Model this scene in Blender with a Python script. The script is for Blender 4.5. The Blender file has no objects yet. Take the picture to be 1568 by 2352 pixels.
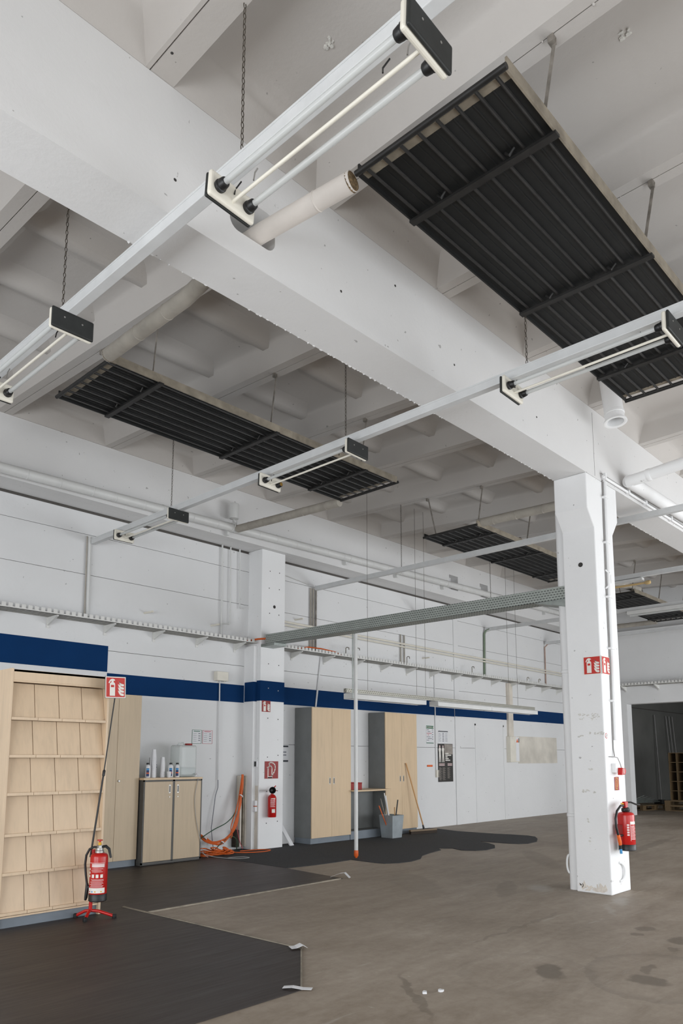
import bpy, bmesh, math, random
from mathutils import Vector, Matrix, noise

random.seed(7)
scene = bpy.context.scene
COL = scene.collection
V = Vector

# ------------------------------------------------------------------ camera
cam_d = bpy.data.cameras.new('camera')
cam = bpy.data.objects.new('camera', cam_d)
COL.objects.link(cam)
scene.camera = cam
cam_d.sensor_fit = 'HORIZONTAL'
cam_d.sensor_width = 36.0
cam_d.lens = 36.0 * 1708.0 / 1568.0
cam_d.shift_y = (1505.0 - 1176.0) / 1568.0
cam_d.clip_start = 0.05
cam_d.clip_end = 200
YAW, PITCH = 0.8152, 0.1387
fwd = V((math.cos(PITCH) * math.sin(YAW), math.cos(PITCH) * math.cos(YAW), math.sin(PITCH)))
rgt = V((math.cos(YAW), -math.sin(YAW), 0))
upv = rgt.cross(fwd)
cam.matrix_world = Matrix(((rgt.x, upv.x, -fwd.x, 0), (rgt.y, upv.y, -fwd.y, 0), (rgt.z, upv.z, -fwd.z, 1.45), (0, 0, 0, 1)))

# ------------------------------------------------------------------ world, daylight, exposure
world = bpy.data.worlds.new('world')
scene.world = world
world.use_nodes = True
bg = world.node_tree.nodes['Background']
bg.inputs['Color'].default_value = (0.86, 0.93, 1.0, 1)
bg.inputs['Strength'].default_value = 1.0
scene.view_settings.view_transform = 'Standard'
scene.view_settings.look = 'None'
scene.view_settings.exposure = 0.0
scene.view_settings.gamma = 1.0
scene.view_settings.use_curve_mapping = False


def area(name, loc, rot, sx, sy, power, color=(0.93, 0.965, 1.0)):
    d = bpy.data.lights.new(name, 'AREA')
    d.shape = 'RECTANGLE'
    d.size, d.size_y = sx, sy
    d.energy = power
    d.color = color
    o = bpy.data.objects.new(name, d)
    o.location = loc
    o.rotation_euler = rot
    COL.objects.link(o)
    return o


# overcast daylight entering through the glazing behind and beside the photographer
WIN_Y = [(-3.3, 0.9), (1.6, 5.8), (6.5, 11.5), (12.3, 18.3)]       # x spans of the facade windows (wall y = -2.6)
for (a, b), pw in zip(WIN_Y, (25, 90, 205, 500)):
    area('daylight_facade', ((a + b) / 2, -2.52, 1.45), (math.radians(90), 0, 0), b - a, 2.6, pw)
WIN_X = [(-1.6, 2.4), (3.4, 7.4)]                                  # y spans of the gable windows (wall x = -4)
for (a, b), pw in zip(WIN_X, (290, 230)):
    area('daylight_gable', (-3.92, (a + b) / 2, 1.6), (math.radians(90), 0, math.radians(-90)), b - a, 2.8, pw)

# weak unseen area light, added to brighten the storeroom; no window there
area('fill_storeroom', (25.5, 0.7, 2.2), (math.radians(90), 0, 0), 4.0, 2.0, 110)

# ------------------------------------------------------------------ helpers
ORG = {}


def tag(o, label=None, cat=None, group=None, kind=None):
    if label: o['label'] = label
    if cat: o['category'] = cat
    if group: o['group'] = group
    if kind: o['kind'] = kind
    return o


def thing(name, loc, label=None, cat=None, group=None, kind=None):
    o = bpy.data.objects.new(name, None)
    o.empty_display_size = 0.1
    o.location = loc
    COL.objects.link(o)
    ORG[o] = V(loc)
    return tag(o, label, cat, group, kind)


class MB:
    def __init__(s):
        s.v, s.f, s.m = [], [], []

    def add(s, vs, fs, mi=0):
        n = len(s.v)
        s.v += [V(p) for p in vs]
        s.f += [tuple(i + n for i in f) for f in fs]
        s.m += [mi] * len(fs)
        return s

    def box(s, x0, x1, y0, y1, z0, z1, mi=0):
        x0, x1 = min(x0, x1), max(x0, x1)
        y0, y1 = min(y0, y1), max(y0, y1)
        z0, z1 = min(z0, z1), max(z0, z1)
        return s.add([(x0, y0, z0), (x1, y0, z0), (x1, y1, z0), (x0, y1, z0), (x0, y0, z1), (x1, y0, z1), (x1, y1, z1), (x0, y1, z1)],
                     [(0, 3, 2, 1), (4, 5, 6, 7), (0, 1, 5, 4), (1, 2, 6, 5), (2, 3, 7, 6), (3, 0, 4, 7)], mi)

    def obox(s, c, ax, ay, az, mi=0):
        """oriented box: centre and three half-axis vectors"""
        c, ax, ay, az = V(c), V(ax), V(ay), V(az)
        vs = [c + ax * i + ay * j + az * k for k in (-1, 1) for i, j in ((-1, -1), (1, -1), (1, 1), (-1, 1))]
        fs = [(0, 3, 2, 1), (4, 5, 6, 7), (0, 1, 5, 4), (1, 2, 6, 5), (2, 3, 7, 6), (3, 0, 4, 7)]
        if ax.cross(ay).dot(az) < 0: fs = [tuple(reversed(f)) for f in fs]
        return s.add(vs, fs, mi)

    def bar(s, a, b, w, h, up=(0, 0, 1), mi=0):
        a, b, up = V(a), V(b), V(up)
        d = b - a
        side = d.cross(up)
        if side.length < 1e-6: side = d.cross(V((1, 0, 0)))
        side.normalize()
        u = side.cross(d).normalized()
        return s.obox((a + b) / 2, d / 2, side * w / 2, u * h / 2, mi)

    def tube(s, pts, r, n=12, caps=True, mi=0, r2=None):
        pts = [V(p) for p in pts]
        rings = []
        t0 = (pts[1] - pts[0]).normalized()
        u = t0.orthogonal().normalized()
        for i, p in enumerate(pts):
            if i == 0: t = pts[1] - pts[0]
            elif i == len(pts) - 1: t = pts[-1] - pts[-2]
            else: t = (pts[i + 1] - p).normalized() + (p - pts[i - 1]).normalized()
            t.normalize()
            u = (u - t * u.dot(t)).normalized()
            w = t.cross(u)
            rr = r if r2 is None else r + (r2 - r) * i / (len(pts) - 1)
            if isinstance(r, (list, tuple)): rr = r[i]
            k = 1.0
            if 0 < i < len(pts) - 1:
                c = (pts[i + 1] - p).normalized().dot((p - pts[i - 1]).normalized())
                k = 1 / max(0.6, math.sqrt((1 + c) / 2))
            rings.append([p + (u * math.cos(2 * math.pi * j / n) + w * math.sin(2 * math.pi * j / n)) * rr for j in range(n)])
        vs = [q for R in rings for q in R]
        fs = []
        for i in range(len(rings) - 1):
            for j in range(n):
                a, b = i * n + j, i * n + (j + 1) % n
                fs.append((a, b, b + n, a + n))
        if caps:
            fs.append(tuple(reversed(range(n))))
            fs.append(tuple((len(rings) - 1) * n + j for j in range(n)))
        return s.add(vs, fs, mi)

    def lathe(s, prof, c, n=24, axis=(0, 0, 1), mi=0):
        """profile of (r, h) along axis from c"""
        ax = V(axis).normalized()
        u = ax.orthogonal().normalized()
        w = ax.cross(u)
        c = V(c)
        vs, fs = [], []
        for r, h in prof:
            for j in range(n):
                a = 2 * math.pi * j / n
                vs.append(c + ax * h + (u * math.cos(a) + w * math.sin(a)) * max(r, 1e-5))
        for i in range(len(prof) - 1):
            for j in range(n):
                a, b = i * n + j, i * n + (j + 1) % n
                fs.append((a, b, b + n, a + n))
        if prof[0][0] > 1e-4: fs.append(tuple(reversed(range(n))))
        if prof[-1][0] > 1e-4: fs.append(tuple((len(prof) - 1) * n + j for j in range(n)))
        return s.add(vs, fs, mi)

    def prism(s, poly, o, u, v, n, d, mi=0):
        """2-D polygon in plane (o; u, v) pushed out along n by d"""
        o, u, v, n = V(o), V(u), V(v), V(n)
        k = len(poly)
        ar = sum(poly[i][0] * poly[(i + 1) % k][1] - poly[(i + 1) % k][0] * poly[i][1] for i in range(k))
        if (ar < 0) != (u.cross(v).dot(n) < 0): poly = list(reversed(poly))
        vs = [o + u * a + v * b for a, b in poly] + [o + u * a + v * b + n * d for a, b in poly]
        fs = [tuple(reversed(range(k))), tuple(range(k, 2 * k))]
        fs += [(i, (i + 1) % k, (i + 1) % k + k, i + k) for i in range(k)]
        return s.add(vs, fs, mi)

    def build(s, name, mat, parent=None, bevel=0, smooth=False, origin=None, seg=2):
        me = bpy.data.meshes.new(name)
        if parent is not None:
            org = ORG[parent]
        elif origin is not None:
            org = V(origin)
        else:
            xs = [p.x for p in s.v]; ys = [p.y for p in s.v]; zs = [p.z for p in s.v]
            org = V(((min(xs) + max(xs)) / 2, (min(ys) + max(ys)) / 2, min(zs)))
        me.from_pydata([p - org for p in s.v], [], s.f)
        mats = mat if isinstance(mat, (list, tuple)) else [mat]
        for m in mats: me.materials.append(m)
        me.polygons.foreach_set('material_index', s.m)
        me.update()
        if smooth:
            me.polygons.foreach_set('use_smooth', [True] * len(me.polygons))
            me.set_sharp_from_angle(angle=math.radians(42))
        o = bpy.data.objects.new(name, me)
        COL.objects.link(o)
        if parent is not None:
            o.parent = parent
            ORG[o] = ORG[parent]
        else:
            o.location = org
            ORG[o] = org
        if bevel:
            b = o.modifiers.new('bevel', 'BEVEL')
            b.width = bevel
            b.segments = seg
            b.limit_method = 'ANGLE'
            b.angle_limit = math.radians(50)
        return o


def copy_tree(o, parent=None, delta=(0, 0, 0)):
    c = o.copy()
    COL.objects.link(c)
    c.parent = parent
    if parent is None: c.location = o.location + V(delta)
    for ch in [k for k in bpy.data.objects if k.parent == o]:
        copy_tree(ch, c)
    return c


# ------------------------------------------------------------------ materials
def lin(c):
    return tuple(((x / 255) / 12.92 if x / 255 <= 0.04045 else ((x / 255 + 0.055) / 1.055) ** 2.4) for x in c)


class NT:
    """small node-tree writer"""
    def __init__(s, name):
        s.m = bpy.data.materials.new(name)
        s.m.use_nodes = True
        s.t = s.m.node_tree
        s.b = s.t.nodes['Principled BSDF']

    def n(s, typ, **kw):
        nd = s.t.nodes.new(typ)
        for k, v in kw.items():
            if k in nd.inputs.keys(): nd.inputs[k].default_value = v
            else: setattr(nd, k, v)
        return nd

    def l(s, a, b):
        s.t.links.new(a, b)

    def pos(s, scale=(1, 1, 1), loc=(0, 0, 0)):
        g = s.n('ShaderNodeNewGeometry')
        m = s.n('ShaderNodeMapping')
        m.inputs['Scale'].default_value = scale
        m.inputs['Location'].default_value = loc
        s.l(g.outputs['Position'], m.inputs['Vector'])
        return m.outputs['Vector']

    def noise(s, vec, scale, detail=4, rough=0.55, dist=0.0):
        nd = s.n('ShaderNodeTexNoise')
        nd.inputs['Scale'].default_value = scale
        nd.inputs['Detail'].default_value = detail
        nd.inputs['Roughness'].default_value = rough
        nd.inputs['Distortion'].default_value = dist
        s.l(vec, nd.inputs['Vector'])
        return nd.outputs['Fac']

    def ramp(s, fac, stops):
        r = s.n('ShaderNodeValToRGB')
        e = r.color_ramp.elements
        while len(e) < len(stops): e.new(0.5)
        for i, (p, c) in enumerate(stops):
            e[i].position = p
            e[i].color = (*c, 1) if len(c) == 3 else c
        s.l(fac, r.inputs['Fac'])
        return r.outputs['Color']

    def math(s, op, a, b=None, clamp=False):
        nd = s.n('ShaderNodeMath', operation=op)
        nd.use_clamp = clamp
        for i, x in enumerate((a, b)):
            if x is None: continue
            if isinstance(x, (int, float)): nd.inputs[i].default_value = x
            else: s.l(x, nd.inputs[i])
        return nd.outputs[0]

    def mix(s, fac, a, b):
        nd = s.n('ShaderNodeMix', data_type='RGBA')
        for sock, x in ((nd.inputs[0], fac), (nd.inputs[6], a), (nd.inputs[7], b)):
            if isinstance(x, (int, float)): sock.default_value = x
            elif isinstance(x, tuple): sock.default_value = (*x, 1) if len(x) == 3 else x
            else: s.l(x, sock)
        return nd.outputs[2]

    def bump(s, h, strength=0.2, dist=0.01):
        nd = s.n('ShaderNodeBump')
        nd.inputs['Strength'].default_value = strength
        nd.inputs['Distance'].default_value = dist
        s.l(h, nd.inputs['Height'])
        s.l(nd.outputs['Normal'], s.b.inputs['Normal'])

    def out(s, color=None, rough=0.6, metal=0.0, spec=None):
        if color is not None:
            if isinstance(color, tuple): s.b.inputs['Base Color'].default_value = (*color, 1)
            else: s.l(color, s.b.inputs['Base Color'])
        if isinstance(rough, (int, float)): s.b.inputs['Roughness'].default_value = rough
        else: s.l(rough, s.b.inputs['Roughness'])
        s.b.inputs['Metallic'].default_value = metal
        if spec is not None: s.b.inputs['Specular IOR Level'].default_value = spec
        return s.m


def plain(name, rgb, rough=0.5, metal=0.0, var=0.06, scale=6.0, bump=0.0, spec=None):
    """plain surface with slight procedural mottling"""
    t = NT(name)
    c = lin(rgb)
    vec = t.pos()
    f = t.noise(vec, scale, 5)
    lo = tuple(x * (1 - var * 1.6) for x in c)
    hi = tuple(min(1, x * (1 + var)) for x in c)
    col = t.ramp(f, [(0.3, lo), (0.7, hi)])
    if bump: t.bump(t.noise(vec, scale * 12, 3), bump, 0.004)
    return t.out(col, rough, metal, spec)


def paint_mat(name, rgb, dirt=(150, 142, 130), amount=0.35, rough=0.75, streak=False):
    """white paint on concrete: brush/roller bump, faint yellowing, small scuffs"""
    t = NT(name)
    c = lin(rgb)
    vec = t.pos()
    base = t.ramp(t.noise(vec, 0.55, 5, 0.6), [(0.3, tuple(x * 0.93 for x in c)), (0.7, c)])
    vec2 = t.pos(scale=(3, 3, 0.35)) if streak else t.pos(loc=(3, 7, 1))
    mask = t.ramp(t.noise(vec2, 2.2, 8, 0.68), [(0.60, (0, 0, 0)), (0.80, (1, 1, 1))])
    mk = t.math('MULTIPLY', mask, amount)
    col = t.mix(mk, base, lin(dirt))
    speck = t.ramp(t.noise(t.pos(loc=(11, 2, 5)), 16, 2, 0.5), [(0.745, (0, 0, 0)), (0.765, (1, 1, 1))])
    col = t.mix(t.math('MULTIPLY', speck, 0.5), col, lin((96, 92, 88)))
    h = t.math('ADD', t.noise(vec, 26, 4, 0.6), t.math('MULTIPLY', t.noise(vec, 5, 3), 1.6))
    t.bump(h, 0.28, 0.006)
    return t.out(col, rough)


def wood_mat(name, rgb, axis='z', rough=0.45):
    t = NT(name)
    c = lin(rgb)
    sc = {'z': (26, 26, 1.6), 'x': (1.6, 26, 26), 'y': (26, 1.6, 26)}[axis]
    g = t.noise(t.pos(scale=sc), 1.0, 6, 0.62, 0.6)
    blot = t.noise(t.pos(scale=(3, 3, 1.2)), 1.3, 3)
    f = t.math('ADD', t.math('MULTIPLY', g, 0.6), t.math('MULTIPLY', blot, 0.4))
    col = t.ramp(f, [(0.30, tuple(x * 0.87 for x in c)), (0.5, c), (0.70, tuple(min(1, x * 1.06) for x in c))])
    t.bump(g, 0.05, 0.002)
    return t.out(col, rough)


def floor_mat():
    t = NT('concrete_floor')
    vec = t.pos()
    f1 = t.noise(vec, 0.45, 6, 0.62)
    f2 = t.noise(t.pos(scale=(1, 3.2, 1), loc=(4, 1, 0)), 1.4, 8, 0.7, 0.4)
    f3 = t.noise(vec, 13, 8, 0.72)
    f = t.math('ADD', t.math('ADD', t.math('MULTIPLY', f1, 0.40), t.math('MULTIPLY', f2, 0.36)), t.math('MULTIPLY', f3, 0.24))
    col = t.ramp(f, [(0.32, lin((112, 99, 84))), (0.46, lin((144, 131, 116))), (0.58, lin((164, 152, 138))), (0.74, lin((192, 183, 171)))])
    # pale scrapes
    sc = t.ramp(t.noise(t.pos(scale=(0.7, 7, 1), loc=(2, 9, 0)), 1.6, 6, 0.72), [(0.60, (0, 0, 0)), (0.74, (1, 1, 1))])
    col = t.mix(t.math('MULTIPLY', sc, 0.42), col, lin((196, 191, 184)))
    dk = t.ramp(t.noise(t.pos(scale=(5, 0.6, 1), loc=(7, 3, 0)), 1.5, 6, 0.7), [(0.66, (0, 0, 0)), (0.78, (1, 1, 1))])
    col = t.mix(t.math('MULTIPLY', dk, 0.35), col, lin((88, 80, 72)))
    # short pale scratches and dark nicks
    for sc_, lo, rgb_, st_ in (((9, 2.2, 1), 0.70, (206, 202, 195), 0.5), ((2.4, 8, 1), 0.71, (90, 82, 73), 0.45)):
        mk_ = t.ramp(t.noise(t.pos(scale=sc_, loc=(sc_[0], 5, 0)), 1.5, 5, 0.6), [(lo, (0, 0, 0)), (lo + 0.05, (1, 1, 1))])
        col = t.mix(t.math('MULTIPLY', mk_, st_), col, lin(rgb_))
    wig = t.n('ShaderNodeTexNoise')
    wig.inputs['Scale'].default_value = 7.0
    wig.inputs['Detail'].default_value = 4
    t.l(vec, wig.inputs['Vector'])
    w0 = t.n('ShaderNodeVectorMath', operation='SUBTRACT')
    t.l(wig.outputs['Color'], w0.inputs[0]); w0.inputs[1].default_value = (0.5, 0.5, 0.5)
    w1 = t.n('ShaderNodeVectorMath', operation='SCALE')
    t.l(w0.outputs[0], w1.inputs[0]); w1.inputs['Scale'].default_value = 0.16
    w2 = t.n('ShaderNodeVectorMath', operation='ADD')
    t.l(vec, w2.inputs[0]); t.l(w1.outputs[0], w2.inputs[1])
    wv = w2.outputs[0]

    def ell(cx, cy, rx, ry, rot, soft=0.35, src=None):
        m = t.n('ShaderNodeMapping', vector_type='TEXTURE')
        m.inputs['Location'].default_value = (cx, cy, 0)
        m.inputs['Rotation'].default_value = (0, 0, rot)
        m.inputs['Scale'].default_value = (rx, ry, 1e3)
        t.l(src if src is not None else wv, m.inputs['Vector'])
        ln = t.n('ShaderNodeVectorMath', operation='LENGTH')
        t.l(m.outputs[0], ln.inputs[0])
        return ln.outputs['Value']

    def blot(d, a, b):
        return t.ramp(d, [(a, (1, 1, 1)), (b, (0, 0, 0))])
    for cx, cy, rx, ry, rot, st in ((4.91, 2.65, 0.22, 0.11, 0.6, 0.62), (5.15, 2.07, 0.16, 0.12, 1.4, 0.6), (5.42, 2.18, 0.16, 0.05, 0.3, 0.45),
                                    (6.65, 2.69, 0.10, 0.09, 0, 0.5), (6.40, 2.64, 0.07, 0.06, 0, 0.5), (6.42, 2.30, 0.16, 0.11, 0.4, 0.55),
                                    (6.1, 2.22, 0.09, 0.05, 0.4, 0.4), (3.85, 3.0, 0.5, 0.035, 0.9, 0.4), (6.0, 3.5, 0.9, 0.03, 0.05, 0.3),
                                    (7.6, 4.6, 0.7, 0.12, 0.5, 0.25), (7.2, 5.6, 0.9, 0.3, 0.9, 0.22), (12.5, 5.0, 2.6, 0.12, 0.12, 0.3), (10.2, 5.6, 1.2, 0.2, 0.7, 0.22)):
        col = t.mix(t.math('MULTIPLY', blot(ell(cx, cy, rx, ry, rot), 0.72, 1.0), st), col, lin((92, 83, 71)))
    # round tyre scrub mark
    for cx, cy, r0, st in ((5.30, 2.05, 0.62, 0.24), (4.75, 2.75, 0.55, 0.10)):
        d = ell(cx, cy, r0, r0 * 0.8, 0.3)
        ring = t.ramp(d, [(0.80, (0, 0, 0)), (0.93, (1, 1, 1)), (0.985, (1, 1, 1)), (1.0, (0, 0, 0))])
        col = t.mix(t.math('MULTIPLY', ring, st), col, lin((100, 92, 82)))
    # pale paint by the column foot
    for cx, cy, rx, ry, rot, st in ((7.9, 4.35, 0.3, 0.16, 0.6, 0.5), (7.75, 3.35, 0.3, 0.1, 0.4, 0.45), (7.25, 3.25, 0.35, 0.06, 0.6, 0.3)):
        col = t.mix(t.math('MULTIPLY', blot(ell(cx, cy, rx, ry, rot), 0.4, 1.0), st), col, lin((186, 182, 176)))
    ro = t.ramp(f, [(0.3, (0.5,) * 3), (0.8, (0.68,) * 3)])
    t.bump(t.math('ADD', f3, t.math('MULTIPLY', f2, 0.6)), 0.18, 0.004)
    return t.out(col, ro)


def vinyl_mat():
    t = NT('dark_vinyl')
    br = t.n('ShaderNodeTexBrick')
    br.offset = 0.37
    br.inputs['Scale'].default_value = 1.0
    br.inputs['Brick Width'].default_value = 1.2
    br.inputs['Row Height'].default_value = 0.18
    br.inputs['Mortar Size'].default_value = 0.002
    br.inputs['Color1'].default_value = (*lin((48, 41, 38)), 1)
    br.inputs['Color2'].default_value = (*lin((56, 49, 46)), 1)
    br.inputs['Mortar'].default_value = (*lin((40, 33, 31)), 1)
    t.l(t.pos(), br.inputs['Vector'])
    g = t.noise(t.pos(scale=(1.5, 22, 1)), 1.2, 6, 0.65, 0.5)
    big = t.noise(t.pos(), 0.7, 5)
    col = t.mix(t.ramp(g, [(0.35, (0.45,) * 3), (0.7, (0, 0, 0))]), br.outputs['Color'], lin((38, 31, 29)))
    col = t.mix(t.ramp(big, [(0.45, (0, 0, 0)), (0.75, (0.35,) * 3)]), col, lin((84, 78, 75)))
    t.bump(g, 0.08, 0.002)
    return t.out(col, t.ramp(g, [(0.3, (0.44,) * 3), (0.7, (0.58,) * 3)]))


def perforated_mat(name, rgb, axis, dark=(70, 72, 70), pitch=0.04, rows=0.03, metal=0.7, slot=0.62, height=0.34):
    """galvanised strip with rows of punched slots"""
    t = NT(name)
    sep = t.n('ShaderNodeSeparateXYZ')
    g = t.n('ShaderNodeNewGeometry')
    t.l(g.outputs['Position'], sep.inputs[0])
    a = sep.outputs[{'x': 0, 'y': 1}[axis]]
    b = t.math('ADD', sep.outputs[2], sep.outputs[{'x': 1, 'y': 0}[axis]])
    row = t.math('FLOOR', t.math('DIVIDE', b, rows))
    fu = t.math('FRACT', t.math('ADD', t.math('DIVIDE', a, pitch), t.math('MULTIPLY', row, 0.5)))
    fv = t.math('FRACT', t.math('DIVIDE', b, rows))
    mu = t.math('LESS_THAN', fu, slot)
    mv = t.math('LESS_THAN', t.math('ABSOLUTE', t.math('SUBTRACT', fv, 0.5)), height / 2)
    mk = t.math('MULTIPLY', mu, mv)
    base = t.ramp(t.noise(t.pos(), 9, 4), [(0.3, tuple(x * 0.85 for x in lin(rgb))), (0.7, lin(rgb))])
    col = t.mix(mk, base, lin(dark))
    return t.out(col, 0.5, metal)


def glass_mat(name, tint=(1, 1, 1), mixf=0.12):
    m = bpy.data.materials.new(name)
    m.use_nodes = True
    t = m.node_tree
    t.nodes.clear()
    o = t.nodes.new('ShaderNodeOutputMaterial')
    mx = t.nodes.new('ShaderNodeMixShader')
    tr = t.nodes.new('ShaderNodeBsdfTransparent')
    tr.inputs['Color'].default_value = (*tint, 1)
    gl = t.nodes.new('ShaderNodeBsdfPrincipled')
    gl.inputs['Base Color'].default_value = (*tint, 1)
    gl.inputs['Roughness'].default_value = 0.25
    mx.inputs[0].default_value = mixf
    t.links.new(tr.outputs[0], mx.inputs[1])
    t.links.new(gl.outputs[0], mx.inputs[2])
    t.links.new(mx.outputs[0], o.inputs[0])
    return m


M = {}
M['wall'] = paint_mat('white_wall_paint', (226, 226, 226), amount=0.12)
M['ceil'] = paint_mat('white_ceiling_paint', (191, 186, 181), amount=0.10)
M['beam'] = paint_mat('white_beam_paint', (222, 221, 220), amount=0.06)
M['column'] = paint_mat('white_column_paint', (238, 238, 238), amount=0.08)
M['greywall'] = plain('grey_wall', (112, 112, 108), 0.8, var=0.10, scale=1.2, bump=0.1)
M['joint'] = plain('dark_joint', (92, 88, 84), 0.9)
M['hole'] = plain('dark_cavity', (60, 58, 56), 0.9)
M['blue'] = plain('navy_paint', (8, 50, 95), 0.85, var=0.05, scale=2, spec=0.15)
M['floor'] = floor_mat()
M['vinyl'] = vinyl_mat()
M['carpet'] = plain('charcoal_carpet', (62, 62, 64), 0.95, var=0.25, scale=70, bump=0.6)
M['white_metal'] = plain('white_enamel', (214, 214, 212), 0.42, var=0.03)
M['rail'] = plain('rail_enamel', (205, 206, 206), 0.4, var=0.04)
M['cream'] = plain('cream_plastic', (226, 221, 208), 0.45, var=0.04)
M['rubber'] = plain('black_rubber', (36, 38, 37), 0.6, var=0.15, scale=20)
M['black'] = plain('black_plastic', (24, 24, 25), 0.45)
M['tube'] = glass_mat('tube_glass', (0.76, 0.77, 0.76), 0.58)
M['panel_black'] = plain('black_sheet', (27, 28, 28), 0.55, var=0.25, scale=2)
M['panel_pipe'] = plain('dark_pipe', (46, 45, 44), 0.5, metal=0.3, var=0.2, scale=9)
M['lip'] = plain('aged_galvanised', (152, 143, 128), 0.55, metal=0.25, var=0.2, scale=8)
M['lagging'] = plain('grey_lagging', (168, 162, 152), 0.85, var=0.12, scale=5, bump=0.3)
M['lagging_white'] = plain('white_lagging', (224, 217, 210), 0.8, var=0.05, scale=4, bump=0.25)
M['wool'] = plain('mineral_wool', (126, 104, 74), 0.95, var=0.4, scale=60, bump=0.8)
M['strap'] = plain('strap_steel', (140, 134, 126), 0.5, metal=0.25, var=0.25, scale=14)
M['chain'] = plain('chain_steel', (86, 79, 70), 0.45, metal=0.7, var=0.2)
M['galv'] = plain('galvanised_steel', (158, 164, 160), 0.42, metal=0.75, var=0.12, scale=14)
M['perf'] = perforated_mat('perforated_galvanised', (168, 174, 168), 'y', dark=(78, 82, 80), metal=0.35)
M['perf_x'] = perforated_mat('perforated_strut', (176, 174, 164), 'x', dark=(84, 82, 76), pitch=0.05, rows=0.028)
M['tray_white'] = plain('white_tray', (218, 217, 213), 0.5, var=0.04)
M['tray_shaded'] = plain('shaded_tray_bottom', (158, 156, 150), 0.7, var=0.08)  # darker grey paints in the shade on the tray's underside
M['birch'] = wood_mat('birch_board', (214, 189, 159))
M['maple'] = wood_mat('maple_door', (212, 186, 152))
M['maple_dark'] = wood_mat('darker_maple_door', (192, 171, 142))  # darker maple tone for the tall cupboard and sideboard doors
M['grey_board'] = plain('grey_laminate', (116, 118, 117), 0.5, var=0.05)
M['dark_board'] = plain('dark_grey_laminate', (80, 78, 74), 0.5, var=0.05)
M['kick'] = plain('blue_grey_laminate', (118, 126, 134), 0.5, var=0.05)
M['chrome'] = plain('satin_chrome', (178, 176, 172), 0.42, metal=0.8, var=0.05)
M['red'] = plain('red_enamel', (186, 24, 20), 0.28, var=0.04)
M['sign_red'] = plain('sign_red', (192, 40, 28), 0.5, var=0.02)
M['sign_dark_red'] = plain('sign_dark_red', (146, 26, 22), 0.5, var=0.02)
M['sign_white'] = plain('sign_white', (232, 228, 220), 0.5, var=0.02)
M['print_white'] = plain('white_print', (226, 200, 198), 0.5, var=0.02)
M['paper'] = plain('paper_white', (222, 222, 224), 0.7, var=0.03)
M['ink'] = plain('grey_ink', (120, 122, 130), 0.7)
M['dark_ink'] = plain('dark_ink', (62, 66, 70), 0.7)
M['green_ink'] = plain('green_ink', (34, 104, 72), 0.6)
M['red_ink'] = plain('red_ink', (186, 84, 92), 0.6)
M['poster'] = plain('poster_black', (44, 41, 38), 0.5, var=0.12, scale=5)
M['poster_grey'] = plain('poster_grey', (150, 142, 134), 0.5, var=0.15, scale=9)
M['orange'] = plain('orange_cable', (206, 92, 24), 0.5, var=0.08)
M['orange_cap'] = plain('orange_plastic', (226, 100, 36), 0.5)
M['green_cable'] = plain('green_cable', (52, 84, 62), 0.5)
M['green_conduit'] = plain('green_conduit', (112, 128, 106), 0.5)
M['grey_cable'] = plain('grey_cable', (150, 148, 146), 0.5)
M['brass'] = plain('brass', (190, 150, 80), 0.35, metal=0.8)
M['yellow'] = plain('yellow_plastic', (222, 172, 60), 0.5)
M['aged'] = plain('yellowed_plastic', (196, 168, 118), 0.5)
M['rust'] = plain('rusty_conduit', (170, 140, 126), 0.6, var=0.15)
M['blue_plastic'] = plain('blue_plastic', (70, 150, 205), 0.45)
M['navy_label'] = plain('navy_label', (34, 52, 104), 0.5, var=0.3, scale=60)
M['jug'] = glass_mat('milky_plastic', (0.84, 0.86, 0.85), 0.30)
M['liquid'] = glass_mat('pale_liquid', (0.78, 0.83, 0.83), 0.25)
M['white_plastic'] = plain('white_plastic', (228, 228, 230), 0.45, var=0.02)
M['bin'] = plain('bin_steel', (178, 186, 190), 0.34, metal=0.45, var=0.08)
M['broom'] = wood_mat('broom_wood', (196, 150, 96))
M['bristle'] = plain('brown_bristle', (62, 52, 44), 0.9, var=0.3, scale=80, bump=0.6)
M['bare'] = plain('bare_plaster', (213, 207, 196), 0.9, var=0.12, scale=2.2, bump=0.2)
M['smudge'] = plain('grey_scuff', (212, 210, 204), 0.9, var=0.12, scale=40)
M['chip'] = plain('chipped_plaster', (222, 214, 204), 0.9, var=0.10, scale=30)
M['glass'] = glass_mat('window_glass', (1, 1, 1), 0.06)
M['pallet'] = wood_mat('pallet_wood', (118, 98, 72), 'x')
M['beige'] = plain('beige_plaster', (214, 206, 194), 0.9, var=0.1, scale=3)

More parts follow.
